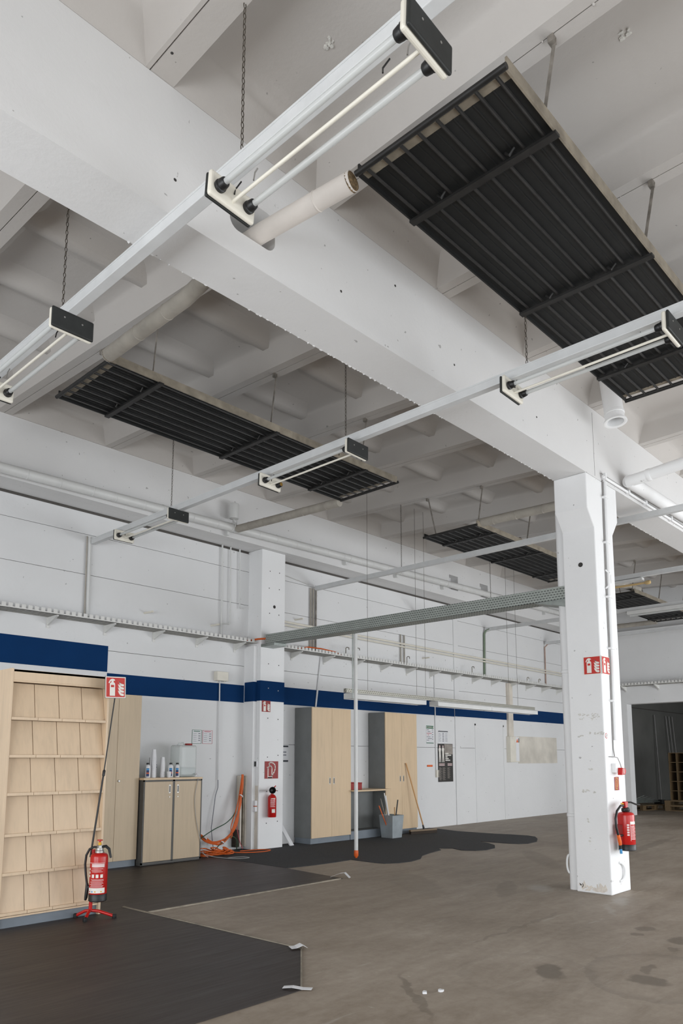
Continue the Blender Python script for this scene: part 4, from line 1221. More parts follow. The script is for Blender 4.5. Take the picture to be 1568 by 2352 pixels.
# ================================================================== FIRE EXTINGUISHERS
def extinguisher(c, z0, hb, r, hose_dir, label, kind):
    """c=(x,y); body from z0 up hb; hose leaves along unit hose_dir"""
    x, y = c
    t = thing('fire_extinguisher', (x, y, z0), label, 'fire extinguisher', 'red fire extinguishers')
    hd = V((*hose_dir, 0)).normalized()
    fr = V((-math.sin(YAW), -math.cos(YAW), 0))                # side its label faces
    MB().lathe([(r * 0.93, 0.0), (r, 0.008), *(((r, hb * 0.80), (r * 0.97, hb * 0.86), (r * 0.82, hb * 0.93), (r * 0.55, hb * 0.98), (r * 0.34, hb)) if kind == 'co2' else ((r, hb * 0.90), (r * 0.965, hb * 0.94), (r * 0.85, hb * 0.972), (r * 0.62, hb * 0.99), (r * 0.36, hb)))], (x, y, z0), 32).build('cylinder', M['red'], t, smooth=True)
    cylp = [o for o in bpy.data.objects if o.parent == t][0]
    ORG[cylp] = ORG[t]
    if kind != 'co2':
        MB().lathe([(r * 0.9, -0.004), (r * 1.03, 0.004), (r * 1.03, 0.062), (r * 0.99, 0.066)], (x, y, z0 - 0.004), 32).build('base_cap', M['black'], t, smooth=True)

    def patch(a0, a1, h0, h1, m, nm, off=0.0012):
        base = math.atan2(fr.y, fr.x)
        n = 10
        vs = []
        for i in range(n + 1):
            a = base + a0 + (a1 - a0) * i / n
            for rr in (r + off - 0.001, r + off):
                for h in (h0, h1): vs.append((x + rr * math.cos(a), y + rr * math.sin(a), z0 + h))
        fs = []
        for i in range(n):
            k = i * 4
            fs += [(k + 2, k + 6, k + 7, k + 3), (k, k + 1, k + 5, k + 4), (k + 1, k + 3, k + 7, k + 5), (k, k + 4, k + 6, k + 2)]
        fs += [(0, 2, 3, 1), (n * 4, n * 4 + 1, n * 4 + 3, n * 4 + 2)]
        return MB().add(vs, fs).build(nm, M[m], cylp, smooth=True)
    zt = z0 + hb
    if kind == 'stand':
        MB().lathe([(r * 0.5, 0), (r * 0.5, 0.02), (r * 0.42, 0.025), (r * 0.42, 0.045)], (x, y, zt - 0.005), 20).build('collar', M['chrome'], t, smooth=True)
        MB().box(x - 0.022, x + 0.022, y - 0.022, y + 0.022, zt + 0.03, zt + 0.065).build('valve', M['chrome'], t, bevel=0.004)
        MB().lathe([(0.012, 0), (0.016, 0.015), (0.01, 0.025)], (x, y, zt + 0.065), 12).build('safety_seal', M['yellow'], t, smooth=True)
        MB().lathe([(0.008, 0), (0.008, 0.015), (0.024, 0.02), (0.024, 0.03)], (x, y, zt + 0.085), 14).build('push_button', M['red'], t, smooth=True)
        e = -hd
        P = V((x, y, zt + 0.05))
        MB().tube([P + e * 0.02, P + e * 0.055 + V((0, 0, 0.005)), P + e * 0.085 - V((0, 0, 0.02)), P + e * 0.105 - V((0, 0, 0.10))], [0.012, 0.014, 0.013, 0.010], 8).build('carry_handle', M['black'], t, smooth=True)
        Q = V((x, y, zt + 0.045))
        MB().tube([Q + hd * 0.02, Q + hd * 0.05 + V((0, 0, 0.003)), Q + hd * 0.09 - V((0, 0, 0.015)), Q + hd * 0.118 - V((0, 0, 0.07)), Q + hd * 0.125 - V((0, 0, 0.15)), Q + hd * 0.115 - V((0, 0, 0.24)), Q + hd * 0.10 - V((0, 0, 0.33))], 0.0105, 10).build('hose', M['black'], t, smooth=True)
        MB().tube([Q + hd * 0.10 - V((0, 0, 0.32)), Q + hd * 0.098 - V((0, 0, 0.37)), Q + hd * 0.105 - V((0, 0, 0.445)), Q + hd * 0.11 - V((0, 0, 0.47))], [0.012, 0.017, 0.015, 0.010], 10).build('nozzle', M['black'], t, smooth=True)
        MB().tube([Q + hd * 0.10 - V((0, 0, 0.37)), Q + hd * 0.06 - V((0, 0, 0.335))], 0.016, 8).build('nozzle_clip', M['black'], t, smooth=True)
        patch(-0.55, 0.95, 0.30, 0.33, 'print_white', 'label_heading')
        for i, (h, w0, w1) in enumerate(((0.335, -1.1, 1.0), (0.285, -0.5, 0.8), (0.27, -0.6, 0.6), (0.258, -0.5, 0.75), (0.19, -0.6, 0.9), (0.18, -0.5, 0.9), (0.168, -0.7, 0.8), (0.157, -0.6, 0.9), (0.146, -0.8, 0.7), (0.135, -0.6, 0.9), (0.125, -0.7, 0.8))):
            patch(w0, w1, h, h + 0.004, 'print_white', 'label_line')
        for i in range(3):
            patch(-0.5 + i * 0.5, -0.2 + i * 0.5, 0.207, 0.237, 'sign_white', 'label_symbol')
            patch(-1.0, -0.8, 0.212 + 0.03 * i, 0.23 + 0.03 * i, 'sign_white', 'label_symbol')
        patch(-1.15, 1.1, 0.072, 0.118, 'sign_white', 'inspection_label')
        for i, mm in enumerate(('red', 'blue_plastic', 'yellow', 'yellow')): patch(-0.85 + 0.37 * i + (0.3 if i == 3 else 0), -0.68 + 0.37 * i + (0.3 if i == 3 else 0), 0.080, 0.091, mm, 'inspection_dot', 0.002)
    elif kind == 'wall':
        MB().lathe([(r * 0.4, 0), (r * 0.5, 0.012), (r * 0.5, 0.04), (r * 0.35, 0.05)], (x, y, zt - 0.004), 20).build('collar', M['black'], t, smooth=True)
        MB().bar((x - 0.06, y, zt + 0.02), (x + 0.06, y, zt + 0.02), 0.022, 0.02).build('yoke', M['black'], t, bevel=0.004)
        MB().prism([(-0.03, 0), (0.02, 0), (0.035, 0.06), (0.03, 0.075), (-0.04, 0.075), (-0.045, 0.06)], (x, y + 0.018, zt + 0.035), (1, 0, 0), (0, 0, 1), (0, -1, 0), 0.036).build('valve', M['red'], t, bevel=0.005)
        MB().tube([(x + 0.03, y, zt + 0.10), (x + 0.10, y - 0.02, zt + 0.098), (x + 0.16, y - 0.05, zt + 0.075), (x + 0.24, y - 0.06, zt + 0.065)], 0.010, 8).build('carry_handle', M['black'], t, smooth=True)
        MB().tube([(x - 0.03, y, zt + 0.085), (x - 0.085, y + 0.01, zt + 0.09)], 0.008, 8).build('safety_seal', M['yellow'], t, smooth=True)
        Q = V((x, y, zt + 0.065))
        e = hd
        MB().tube([Q + e * 0.03, Q + e * 0.10 + V((0, 0, 0.002)), Q + e * 0.18 - V((0, 0, 0.05)), Q + e * 0.215 - V((0, 0, 0.13)), Q + e * 0.21 - V((0, 0, 0.22)), Q + e * 0.175 - V((0, 0, 0.31))], 0.0125, 10).build('hose', M['black'], t, smooth=True)
        MB().tube([Q + e * 0.178 - V((0, 0, 0.30)), Q + e * 0.155 - V((0, 0, 0.37)), Q + e * 0.145 - V((0, 0, 0.41))], [0.018, 0.02, 0.016], 12).build('spray_lance', M['orange_cap'], t, smooth=True)
        MB().tube([Q + e * 0.145 - V((0, 0, 0.41)), Q + e * 0.14 - V((0, 0, 0.455))], 0.012, 10).build('lance_neck', M['black'], t, smooth=True)
        MB().tube([Q + e * 0.14 - V((0, 0, 0.452)), Q + e * 0.135 - V((0, 0, 0.50))], 0.014, 10).build('lance_tip', M['blue_plastic'], t, smooth=True)
        MB().tube([Q + e * 0.17 - V((0, 0, 0.315)), V((x, y, z0 + 0.16)) + e * (r - 0.005)], 0.013, 8).build('hose_clip', M['black'], t, smooth=True)
        MB().box(x - r * 0.6 - 0.05, x - r * 0.6, y, y + 0.08, z0 + 0.17, z0 + 0.27).build('wall_bracket', M['sign_dark_red'], t)
        for i in range(5): patch(-0.30, -0.02, 0.155 + i * 0.026, 0.174 + i * 0.026, 'print_white', 'label_letter')
        patch(0.10, 1.0, 0.275, 0.305, 'sign_white', 'label_heading')
        for i in range(12): patch(0.16, 1.0 - 0.1 * (i % 3), 0.115 + i * 0.0125, 0.120 + i * 0.0125, 'print_white', 'label_line')
        patch(0.10, 0.14, 0.10, 0.30, 'print_white', 'label_line')
    else:
        MB().lathe([(0.022, 0), (0.022, 0.02), (0.016, 0.025), (0.016, 0.05)], (x, y, zt - 0.004), 16).build('neck', M['red'], t, smooth=True)
        MB().box(x - 0.016, x + 0.016, y - 0.016, y + 0.016, zt + 0.03, zt + 0.075).build('valve', M['chrome'], t, bevel=0.004)
        MB().tube([(x, y, zt + 0.075), (x + 0.03, y, zt + 0.10), (x + 0.075, y, zt + 0.135)], 0.009, 8).build('squeeze_lever', M['red'], t, smooth=True)
        MB().tube([(x, y, zt + 0.062), (x + 0.05, y, zt + 0.068), (x + 0.09, y, zt + 0.055)], 0.009, 8).build('carry_handle', M['red'], t, smooth=True)
        MB().tube([(x, y, zt + 0.055), (x - 0.05, y - 0.03, zt + 0.065)], [0.012, 0.016], 10).build('swivel', M['black'], t, smooth=True)
        MB().lathe([(0.018, 0), (0.024, 0.05), (0.052, 0.13), (0.056, 0.15), (0.050, 0.15), (0.02, 0.06), (0.0, 0.06)], (x - 0.045, y - 0.028, zt + 0.065), 20, (-0.55, -0.83, 0.05)).build('discharge_horn', M['black'], t, smooth=True)
        patch(-0.1, 0.9, hb * 0.80, hb * 0.83, 'sign_white', 'label_heading')
        for i in range(9): patch(-0.35 + 0.1 * (i % 2), 0.85 - 0.12 * (i % 3), hb * (0.45 + 0.035 * i), hb * (0.462 + 0.035 * i), 'print_white', 'label_line')
        patch(0.05, 0.85, hb * 0.20, hb * 0.36, 'sign_white', 'inspection_label')
    return t


extinguisher((3.590, 6.44), 0.175, 0.425, 0.079, (-0.73, 0.68), 'red extinguisher hanging on the floor stand beside the display shelf', 'stand')
extinguisher((8.165, 3.425), 0.475, 0.405, 0.088, (-0.94, 0.1), 'red extinguisher hung on the free-standing column with orange-tipped hose', 'wall')
extinguisher((8.205, 9.285), 0.515, 0.365, 0.070, (-1, 0), 'slim red extinguisher with black horn on the wall column', 'co2')
es = thing('extinguisher_stand', (3.585, 6.535, 0), 'red tripod stand with tall black rod bearing a fire sign', 'stand')
MB().tube([(3.575, 6.535, 0.065), (3.58, 6.53, 0.62)], 0.0165, 12).build('post', M['red'], es, smooth=True)
for ex, ey in ((3.475, 6.437), (3.735, 6.385), (3.50, 6.66)):
    MB().tube([(3.575, 6.535, 0.075), (3.575 + (ex - 3.575) * 0.35, 6.535 + (ey - 6.535) * 0.35, 0.068), (ex, ey, 0.022)], 0.014, 10).build('leg', M['red'], es, smooth=True)
    MB().lathe([(0.017, 0), (0.020, 0.01), (0.020, 0.035), (0.012, 0.042)], (ex, ey, 0.0), 12).build('foot_cap', M['black'], es, smooth=True)
MB().tube([(3.56, 6.55, 0.55), (3.645, 6.525, 1.32)], 0.009, 10).build('rod', M['black'], es, smooth=True)
MB().lathe([(0.009, 0), (0.014, 0.005), (0.014, 0.05), (0.008, 0.06)], (3.643, 6.526, 1.29), 12, (0.11, -0.03, 1)).build('rod_joint', M['black'], es, smooth=True)
MB().tube([(3.645, 6.525, 1.32), (3.722, 6.51, 2.06)], 0.006, 10).build('rod', M['black'], es, smooth=True)
O, U, Vv, N = plane((3.612, 6.498, 2.03), (0.985, -0.0, 0), (0, -1, 0))
R = Matrix.Rotation(math.radians(2.0), 3, N); U, Vv = R @ U, R @ Vv
MB().prism([(0, 0), (0.215, 0), (0.215, 0.205), (0, 0.205)], O - N * 0.0015, U, Vv, N, 0.002).build('sign_border', M['sign_white'], es)
MB().prism([(0.009, 0.009), (0.206, 0.009), (0.206, 0.196), (0.009, 0.196)], O + N * 0.0005, U, Vv, N, 0.0012).build('sign_plate', M['sign_red'], es)
icon_modern((O + U * 0.009 + Vv * 0.009 + N * 0.0006, U, Vv, N), 0.197, 0.187, es)
MB().prism([(-0.003, -0.003), (0.218, -0.003), (0.218, 0.208), (-0.003, 0.208)], O - N * 0.004, U, Vv, N, 0.0022).build('sign_back', M['black'], es)

# ================================================================== FURNITURE
def display_shelf():
    x0, x1, yf, yb_ = 2.775, 3.738, 6.645, 7.02
    t = thing('display_shelf', ((x0 + x1) / 2, 6.83, 0), 'birch display shelf with slanted boards in rows, beside the extinguisher stand', 'shelf')
    for xa, xb in ((x0, x0 + 0.022), (x1 - 0.022, x1)): MB().box(xa, xb, yf, yb_, 0.0, 2.255).build('side_panel', M['birch'], t, bevel=0.002)
    MB().box(x0 + 0.022, x1 - 0.022, yb_ - 0.008, yb_, 0.1, 2.25).build('back_panel', M['birch'], t)
    MB().box(x0 + 0.022, x1 - 0.022, yf + 0.004, yb_ - 0.008, 2.225, 2.247).build('top', M['birch'], t, bevel=0.002)
    MB().box(x0 + 0.022, x1 - 0.022, yf + 0.004, yf + 0.022, 2.150, 2.247).build('fascia', M['birch'], t, bevel=0.002)
    MB().box(x0 + 0.022, x1 - 0.022, yf + 0.002, yf + 0.03, 2.135, 2.150).build('fascia_lip', M['birch'], t, bevel=0.002)
    MB().box(x0 + 0.022, x1 - 0.022, yf + 0.04, yf + 0.055, 0.0, 0.09).build('kick_board', M['kick'], t)
    MB().box(x0 + 0.022, x1 - 0.022, yf + 0.012, yb_ - 0.01, 0.090, 0.106).build('base_board', M['birch'], t, bevel=0.002)
    zr = [1.800, 1.466, 1.133, 0.780, 0.450, 0.115]
    tops = [2.135] + zr[:-1]
    n = 4
    w = (x1 - x0 - 0.044) / n
    for r, (zb, zt) in enumerate(zip(zr, tops)):
        for c in range(n):
            xa = x0 + 0.022 + c * w
            yt, ybm = yf + 0.095, yf + 0.034
            h = zt - zb - 0.004
            mb = MB()
            j = random.uniform(-0.002, 0.002)
            mb.add([(xa + 0.003, ybm + j, zb + 0.012), (xa + w - 0.003, ybm, zb + 0.012), (xa + w - 0.003, yt, zb + h), (xa + 0.003, yt + j, zb + h),
                    (xa + 0.003, ybm + j + 0.01, zb + 0.012), (xa + w - 0.003, ybm + 0.01, zb + 0.012), (xa + w - 0.003, yt + 0.01, zb + h), (xa + 0.003, yt + j + 0.01, zb + h)],
                   [(0, 1, 2, 3), (7, 6, 5, 4), (0, 4, 5, 1), (1, 5, 6, 2), (2, 6, 7, 3), (3, 7, 4, 0)])
            mb.build('slanted_board', M['birch'], t)
            MB().box(xa + 0.0015 + (0.012 if c else 0), xa + w - 0.0015 + (0.012 if c < n - 1 else 0), yf + 0.006, yf + 0.040, zb - 0.004, zb + 0.012 + 0.001 * (c % 2)).build('ledge', M['birch'], t, bevel=0.0015)
            MB().box(xa + 0.0015 + (0.012 if c else 0), xa + w - 0.0015 + (0.012 if c < n - 1 else 0), yf + 0.003, yf + 0.011, zb - 0.004, zb + 0.022).build('lip', M['birch'], t, bevel=0.0015)
    return t


display_shelf()


def cabinet(x0, x1, y0, y1, h, plinth, doormat, bodymat, label, handles, frame=0.0, seam=None, top=None, handle_z=1.0, knobs=None):
    t = thing('cupboard', ((x0 + x1) / 2, (y0 + y1) / 2, 0), label, 'cabinet')
    e = 0.0 if not frame else frame
    MB().box(x0, x1, y0 + 0.02, y1, plinth, h - (top or 0)).build('body', bodymat, t, bevel=0.002)
    MB().box(x0 + 0.004, x1 - 0.004, y0 + 0.026, y1 - 0.02, 0, plinth).build('plinth', M['kick'] if not frame else bodymat, t)
    if frame:
        f = MB()
        ht = h - (top or 0)
        f.box(x0, x0 + frame, y0 - 0.001, y0 + 0.02, plinth * 0.5, ht); f.box(x1 - frame, x1, y0 - 0.001, y0 + 0.02, plinth * 0.5, ht)
        f.box(x0, x1, y0 - 0.001, y0 + 0.02, ht - frame * 1.2, ht); f.box(x0, x1, y0 - 0.001, y0 + 0.02, plinth * 0.5, plinth + frame * 0.6)
        f.box((x0 + x1) / 2 - frame * 0.9, (x0 + x1) / 2 + frame * 0.9, y0 - 0.001, y0 + 0.02, plinth, ht)
        f.build('face_frame', bodymat, t)
    if top: MB().box(x0 - 0.004, x1 + 0.004, y0 - 0.008, y1, h - top, h).build('top_board', M['maple'], t, bevel=0.003)
    s = seam if seam is not None else (x0 + x1) / 2
    zt = h - (top or 0) - 0.003 - frame * 1.2
    for k, (xa, xb) in enumerate(((x0 + 0.003 + e, s - 0.002 - e * 0.9), (s + 0.002 + e * 0.9, x1 - 0.003 - e))):
        d = MB().box(xa, xb, y0 - 0.003, y0 + 0.016, plinth + 0.004 + frame * 0.6, zt).build('door', doormat, t, bevel=0.0015)
        if handles:
            xh = xb - 0.05 if k == 0 else xa + 0.05
            hm = MB()
            hm.box(xh - 0.016, xh + 0.016, y0 - 0.006, y0 - 0.002, handle_z - 0.06, handle_z + 0.06)
            hm.build('handle', M['chrome'], d, bevel=0.003)
            MB().box(xh - 0.008, xh + 0.008, y0 - 0.0075, y0 - 0.0055, handle_z - 0.045, handle_z + 0.045).build('grip_recess', M['black'], d)
            if knobs: MB().lathe([(0.009, 0), (0.009, 0.006)], (xh, y0 - 0.002, handle_z - 0.11), 12, (0, -1, 0)).build('lock', M['chrome'], d, smooth=True)
    return t


tc = cabinet(4.83, 5.69, 9.22, 9.66, 2.338, 0.09, M['maple_dark'], M['grey_board'], 'tall maple cupboard half hidden behind the display shelf', False, seam=5.335)
dd = [o for o in bpy.data.objects if o.parent == tc and o.name.startswith('door')][1]
MB().lathe([(0.016, 0), (0.016, 0.014), (0.012, 0.018)], (5.375, 9.217, 1.155), 16, (0, -1, 0)).build('lock_knob', M['chrome'], dd, smooth=True)
cabinet(5.705, 6.685, 9.12, 9.56, 1.188, 0.035, M['maple_dark'], M['dark_board'], 'low two-door maple sideboard in grey frame with bottles on top', True, frame=0.018, top=0.028, handle_z=1.03, knobs=True)
cabinet(9.10, 10.10, 9.28, 9.71, 2.352, 0.10, M['maple'], M['grey_board'], 'tall grey locker with maple doors closest to the wall column', True, handle_z=1.07)
cabinet(11.08, 12.07, 9.28, 9.71, 2.352, 0.10, M['maple'], M['grey_board'], 'tall grey locker with maple doors behind the leaning broom', True, handle_z=1.07)
# worktop between the lockers
dk = thing('worktop_desk', (10.6, 9.42, 0), 'narrow maple worktop with grey panels fitted between the lockers', 'desk')
MB().box(10.105, 11.075, 9.13, 9.71, 0.865, 0.892).build('worktop', M['maple'], dk, bevel=0.003)
MB().box(10.105, 11.075, 9.60, 9.62, 0.10, 0.862).build('back_panel', M['grey_board'], dk)
MB().box(10.105, 10.125, 9.33, 9.60, 0.10, 0.862).build('side_panel', M['grey_board'], dk)
MB().box(10.107, 10.95, 9.30, 9.32, 0.0, 0.155).build('kick_board', M['kick'], dk)
MB().box(10.107, 10.95, 9.322, 9.60, 0.135, 0.155).build('low_shelf', M['grey_board'], dk)
for x0, x1, z1, m, lb in ((10.13, 10.25, 1.03, 'red', 'dark red box on the worktop beside the steel post'), (10.34, 10.47, 1.02, 'red', 'red tin on the worktop right of the steel post'), (10.14, 10.20, 1.10, 'black', 'small black bottle on the worktop against the locker')):
    y0 = 9.34 if m != 'black' else 9.52
    if m == 'black':
        t = thing('small_bottle', (10.17, 9.55, 0.892), lb, 'bottle')
        MB().lathe([(0.028, 0), (0.03, 0.01), (0.03, 0.12), (0.02, 0.15), (0.012, 0.17)], (10.17, 9.55, 0.892), 16).build('body', M['black'], t, smooth=True)
        MB().lathe([(0.014, 0), (0.014, 0.03)], (10.17, 9.55, 1.06), 12).build('cap', M['dark_ink'], t, smooth=True)
    else:
        t = thing('tin_box', ((x0 + x1) / 2, y0, 0.892), lb, 'box')
        MB().box(x0, x1, y0, y0 + 0.1, 0.892, z1 - 0.02).build('body', M['sign_dark_red'], t, bevel=0.004)
        MB().box(x0 - 0.003, x1 + 0.003, y0 - 0.003, y0 + 0.103, z1 - 0.02, z1).build('lid', M['sign_dark_red'], t, bevel=0.004)

# bin full of sticks
bn = thing('waste_bin', (10.93, 9.02, 0.009), 'square galvanised bin filled with sticks and tools before the lockers', 'bin')
mb = MB()
b0, b1, h = 0.135, 0.165, 0.415
ring = lambda r, z: [(10.93 + sx * r, 9.02 + sy * r, z) for sx, sy in ((-1, -1), (1, -1), (1, 1), (-1, 1))]
vs = ring(b0, 0.009) + ring(b1, h) + ring(b1 - 0.008, h) + ring(b0 - 0.006, 0.02)
fs = [(3, 2, 1, 0)] + [(j, (j + 1) % 4, (j + 1) % 4 + 4, j + 4) for j in range(4)] + [(4 + j, 4 + (j + 1) % 4, 8 + (j + 1) % 4, 8 + j) for j in range(4)] + [(8 + j, 8 + (j + 1) % 4, 12 + (j + 1) % 4, 12 + j) for j in range(4)] + [(12, 13, 14, 15)]
mb.add(vs, fs).build('body', M['bin'], bn, bevel=0.012, seg=3)
MB().tube([(10.768, 8.858, h), (11.092, 8.858, h), (11.092, 9.182, h), (10.768, 9.182, h), (10.768, 8.858, h)], 0.006, 6).build('rim', M['bin'], bn, smooth=True)
sticks = [((10.88, 9.0), (10.62, 9.06, 0.60), 0.009, 'orange_cap', 'orange stick leaning in the bin to the left'), ((10.93, 9.06), (10.74, 9.12, 0.72), 0.010, 'strap', 'thin grey rod in the bin'),
          ((10.90, 8.98), (10.74, 9.0, 0.78), 0.013, 'white_plastic', 'white plastic profile sticking up from the bin'), ((10.96, 9.05), (10.82, 9.10, 0.82), 0.013, 'chrome', 'bright metal bar sticking up from the bin'),
          ((10.96, 9.0), (11.10, 9.0, 0.69), 0.012, 'black', 'black-handled tool poking from the bin'), ((11.02, 9.02), (11.10, 9.08, 0.55), 0.010, 'broom', 'short brown stick in the bin corner')]
for (bx_, by_), tip, r, m, lb in sticks:
    t_ = MB().tube([(bx_, by_, 0.03), ((bx_ + tip[0]) / 2, (by_ + tip[1]) / 2, (0.03 + tip[2]) / 2), tip], r, 8)
    tag(t_.build('stick', M[m], smooth=True), lb, 'stick', 'sticks in the bin')
# broom
bro = thing('broom', (11.9, 9.02, 0.009), 'wooden push broom leaning on the locker', 'broom')
MB().tube([(11.97, 9.05, 0.09), (11.68, 9.255, 1.37)], 0.0135, 12).build('handle', M['broom'], bro, smooth=True)
MB().bar((11.60, 9.12, 0.075), (12.26, 8.97, 0.075), 0.06, 0.032).build('head', M['pallet'], bro, bevel=0.006)
MB().bar((11.61, 9.118, 0.034), (12.25, 8.972, 0.034), 0.065, 0.05).build('bristles', M['bristle'], bro)
MB().lathe([(0.024, 0), (0.018, 0.06), (0.015, 0.09)], (11.965, 9.05, 0.085), 12, (-0.2, 0.15, 1)).build('socket', M['black'], bro, smooth=True)

# ---- things on the sideboard
def oil_bottle(x, y, label):
    z = 1.188
    t = thing('plastic_bottle', (x, y, z), label, 'bottle', 'white oil bottles on the sideboard')
    MB().lathe([(0.034, 0), (0.037, 0.008), (0.037, 0.15), (0.030, 0.172), (0.018, 0.180), (0.018, 0.186)], (x, y, z), 20).build('body', M['white_plastic'], t, smooth=True)
    MB().lathe([(0.021, 0), (0.021, 0.022), (0.018, 0.025)], (x, y, z + 0.184), 16).build('cap', M['black'], t, smooth=True)
    a0 = math.atan2(-math.cos(YAW), -math.sin(YAW))
    for h0, h1, m, o in ((0.02, 0.135, 'navy_label', 0.0008), (0.105, 0.130, 'blue_plastic', 0.0014), (0.058, 0.072, 'orange_cap', 0.0014)):
        vs = []
        n = 8
        for i in range(n + 1):
            a = a0 - 0.3 + 1.1 * i / n
            for rr in (0.0365, 0.037 + o):
                for hh in (h0, h1): vs.append((x + rr * math.cos(a), y + rr * math.sin(a), z + hh))
        fs = []
        for i in range(n):
            k = i * 4
            fs += [(k + 2, k + 6, k + 7, k + 3), (k, k + 1, k + 5, k + 4), (k + 1, k + 3, k + 7, k + 5), (k, k + 4, k + 6, k + 2)]
        fs += [(0, 2, 3, 1), (n * 4, n * 4 + 1, n * 4 + 3, n * 4 + 2)]
        MB().add(vs, fs).build('label', M[m], t, smooth=True)


oil_bottle(5.855, 9.27, 'white oil bottle standing apart at the cupboard side of the sideboard')
oil_bottle(6.235, 9.27, 'white oil bottle next to the single cup')
oil_bottle(6.345, 9.27, 'white oil bottle right beside the water canister')


def cup_stack(x, y, n, label, r0=0.026, r1=0.037, tall=0.115, step=0.0135):
    z = 1.188
    mb = MB()
    for i in range(n):
        b = z + i * step
        t0 = b + tall
        mb.lathe([(r1, 0), (r1 + 0.0015, 0.004), (r1 - 0.001, 0.006), (r0, tall), (0, tall)], (x, y, b), 20)
    return tag(mb.build('paper_cups' if n > 1 else 'paper_cup', M['white_plastic'], smooth=True), label, 'cups')


cup_stack(5.955, 9.28, 22, 'tallest upside-down stack of white paper cups on the sideboard')
cup_stack(6.115, 9.30, 14, 'shorter upside-down stack of white paper cups on the sideboard')
cup = MB().lathe([(0.024, 0), (0.033, 0.085), (0.031, 0.085), (0.022, 0.004), (0, 0.004)], (6.175, 9.22, 1.188), 18)
tag(cup.build('paper_cup', M['white_plastic'], smooth=True), 'single small white cup between cup stack and bottles', 'cup')
nc = thing('notice_card', (6.03, 9.40, 1.188), 'white upright card between the two cup stacks', 'card')
MB().box(5.97, 6.09, 9.40, 9.42, 1.188, 1.47).build('card', M['paper'], nc)
for z in (1.36, 1.33): MB().box(6.03, 6.085, 9.3985, 9.40, z, z + 0.012).build('printed_line', M['navy_label'], nc)
jg = thing('water_canister', (6.51, 9.36, 1.188), 'translucent white water canister with red cap on the sideboard', 'canister')
MB().box(6.36, 6.66, 9.22, 9.50, 1.19, 1.655).build('body', M['jug'], jg, bevel=0.035, seg=4)
MB().box(6.368, 6.652, 9.228, 9.492, 1.20, 1.33).build('water', M['liquid'], jg, bevel=0.03, seg=3)
MB().tube([(6.40, 9.36, 1.65), (6.43, 9.36, 1.685), (6.50, 9.36, 1.69), (6.52, 9.36, 1.655)], 0.012, 8).build('carry_handle', M['jug'], jg, smooth=True)
MB().lathe([(0.052, 0), (0.055, 0.005), (0.055, 0.028), (0.05, 0.032)], (6.575, 9.33, 1.648), 22).build('cap', M['sign_dark_red'], jg, smooth=True)
MB().tube([(6.63, 9.22, 1.235), (6.63, 9.17, 1.235), (6.63, 9.155, 1.215)], 0.011, 10).build('tap', M['white_plastic'], jg, smooth=True)

# ---- papers, poster and boxes on the wall
def sheet_on_wall(name, x0, x1, z0, z1, mat, label, cat, y=YB):
    t = thing(name, ((x0 + x1) / 2, y, z0), label, cat)
    MB().box(x0, x1, y - 0.006, y + 0.0, z0, z1).build('sheet', mat, t)
    return t


def mark(t, x0, x1, z0, z1, m, y=YB, nm='printed_line', o=0.0072):
    MB().box(x0, x1, y - o, y - 0.0055, z0, z1).build(nm, M[m], t)


for x0, x1, m, lb in ((6.905, 7.085, 'green_ink', 'small green-bordered instruction sheet above the water canister'), (7.105, 7.295, 'red_ink', 'small red-bordered instruction sheet beside the green-bordered one')):
    t = sheet_on_wall('instruction_sheet', x0, x1, 1.69, 1.905, M['paper'], lb, 'notice')
    for a in ((x0, x1, 1.69, 1.695), (x0, x1, 1.90, 1.905), (x0, x0 + 0.006, 1.69, 1.905), (x1 - 0.006, x1, 1.69, 1.905)): mark(t, *a, m, nm='border')
    mark(t, x0 + 0.03, x1 - 0.03, 1.877, 1.888, m)
    for i in range(5): mark(t, x0 + 0.025, x0 + 0.085, 1.845 - i * 0.03, 1.849 - i * 0.03, 'ink')
    for i in range(4): mark(t, x1 - 0.06, x1 - 0.025, 1.84 - i * 0.035, 1.852 - i * 0.035, 'ink')
t = sheet_on_wall('safety_notice', 12.975, 13.235, 1.785, 2.165, M['paper'], 'green-headed safety notice on the wall right of the lockers', 'notice')
mark(t, 12.975, 13.235, 2.105, 2.165, 'green_ink', nm='header'); mark(t, 12.975, 13.235, 1.785, 1.80, 'green_ink', nm='footer')
for x in (12.985, 13.205): mark(t, x, x + 0.022, 2.123, 2.147, 'sign_white', nm='header_mark', o=0.008)
mark(t, 13.03, 13.18, 2.128, 2.142, 'print_white', nm='header_text', o=0.008)
for i in range(7): mark(t, 12.99 + 0.03 * (i % 2), 13.07 + 0.05 * (i % 3), 2.07 - i * 0.037, 2.082 - i * 0.037, 'ink' if i not in (2, 3) else 'red_ink')
for i in range(5): mark(t, 13.18, 13.22, 2.07 - i * 0.05, 2.085 - i * 0.05, 'ink')
t = sheet_on_wall('timetable_sheet', 13.41, 13.77, 1.80, 2.065, M['paper'], 'white sheet with black top bar hung above the dark poster', 'notice')
mark(t, 13.41, 13.77, 2.045, 2.065, 'dark_ink', nm='header')
for i in range(6): mark(t, 13.43, 13.49 + 0.02 * (i % 2), 2.0 - i * 0.032, 2.008 - i * 0.032, 'ink'); mark(t, 13.56, 13.62, 2.005 - i * 0.034, 2.02 - i * 0.034, 'ink'); mark(t, 13.67, 13.75, 2.0 - i * 0.032, 2.008 - i * 0.032, 'ink')
t = sheet_on_wall('wall_poster', 13.385, 13.945, 0.955, 1.785, M['poster'], 'dark printed poster with two standing workers and text columns', 'poster')
mark(t, 13.63, 13.935, 1.555, 1.775, 'poster_grey', nm='photo_area')


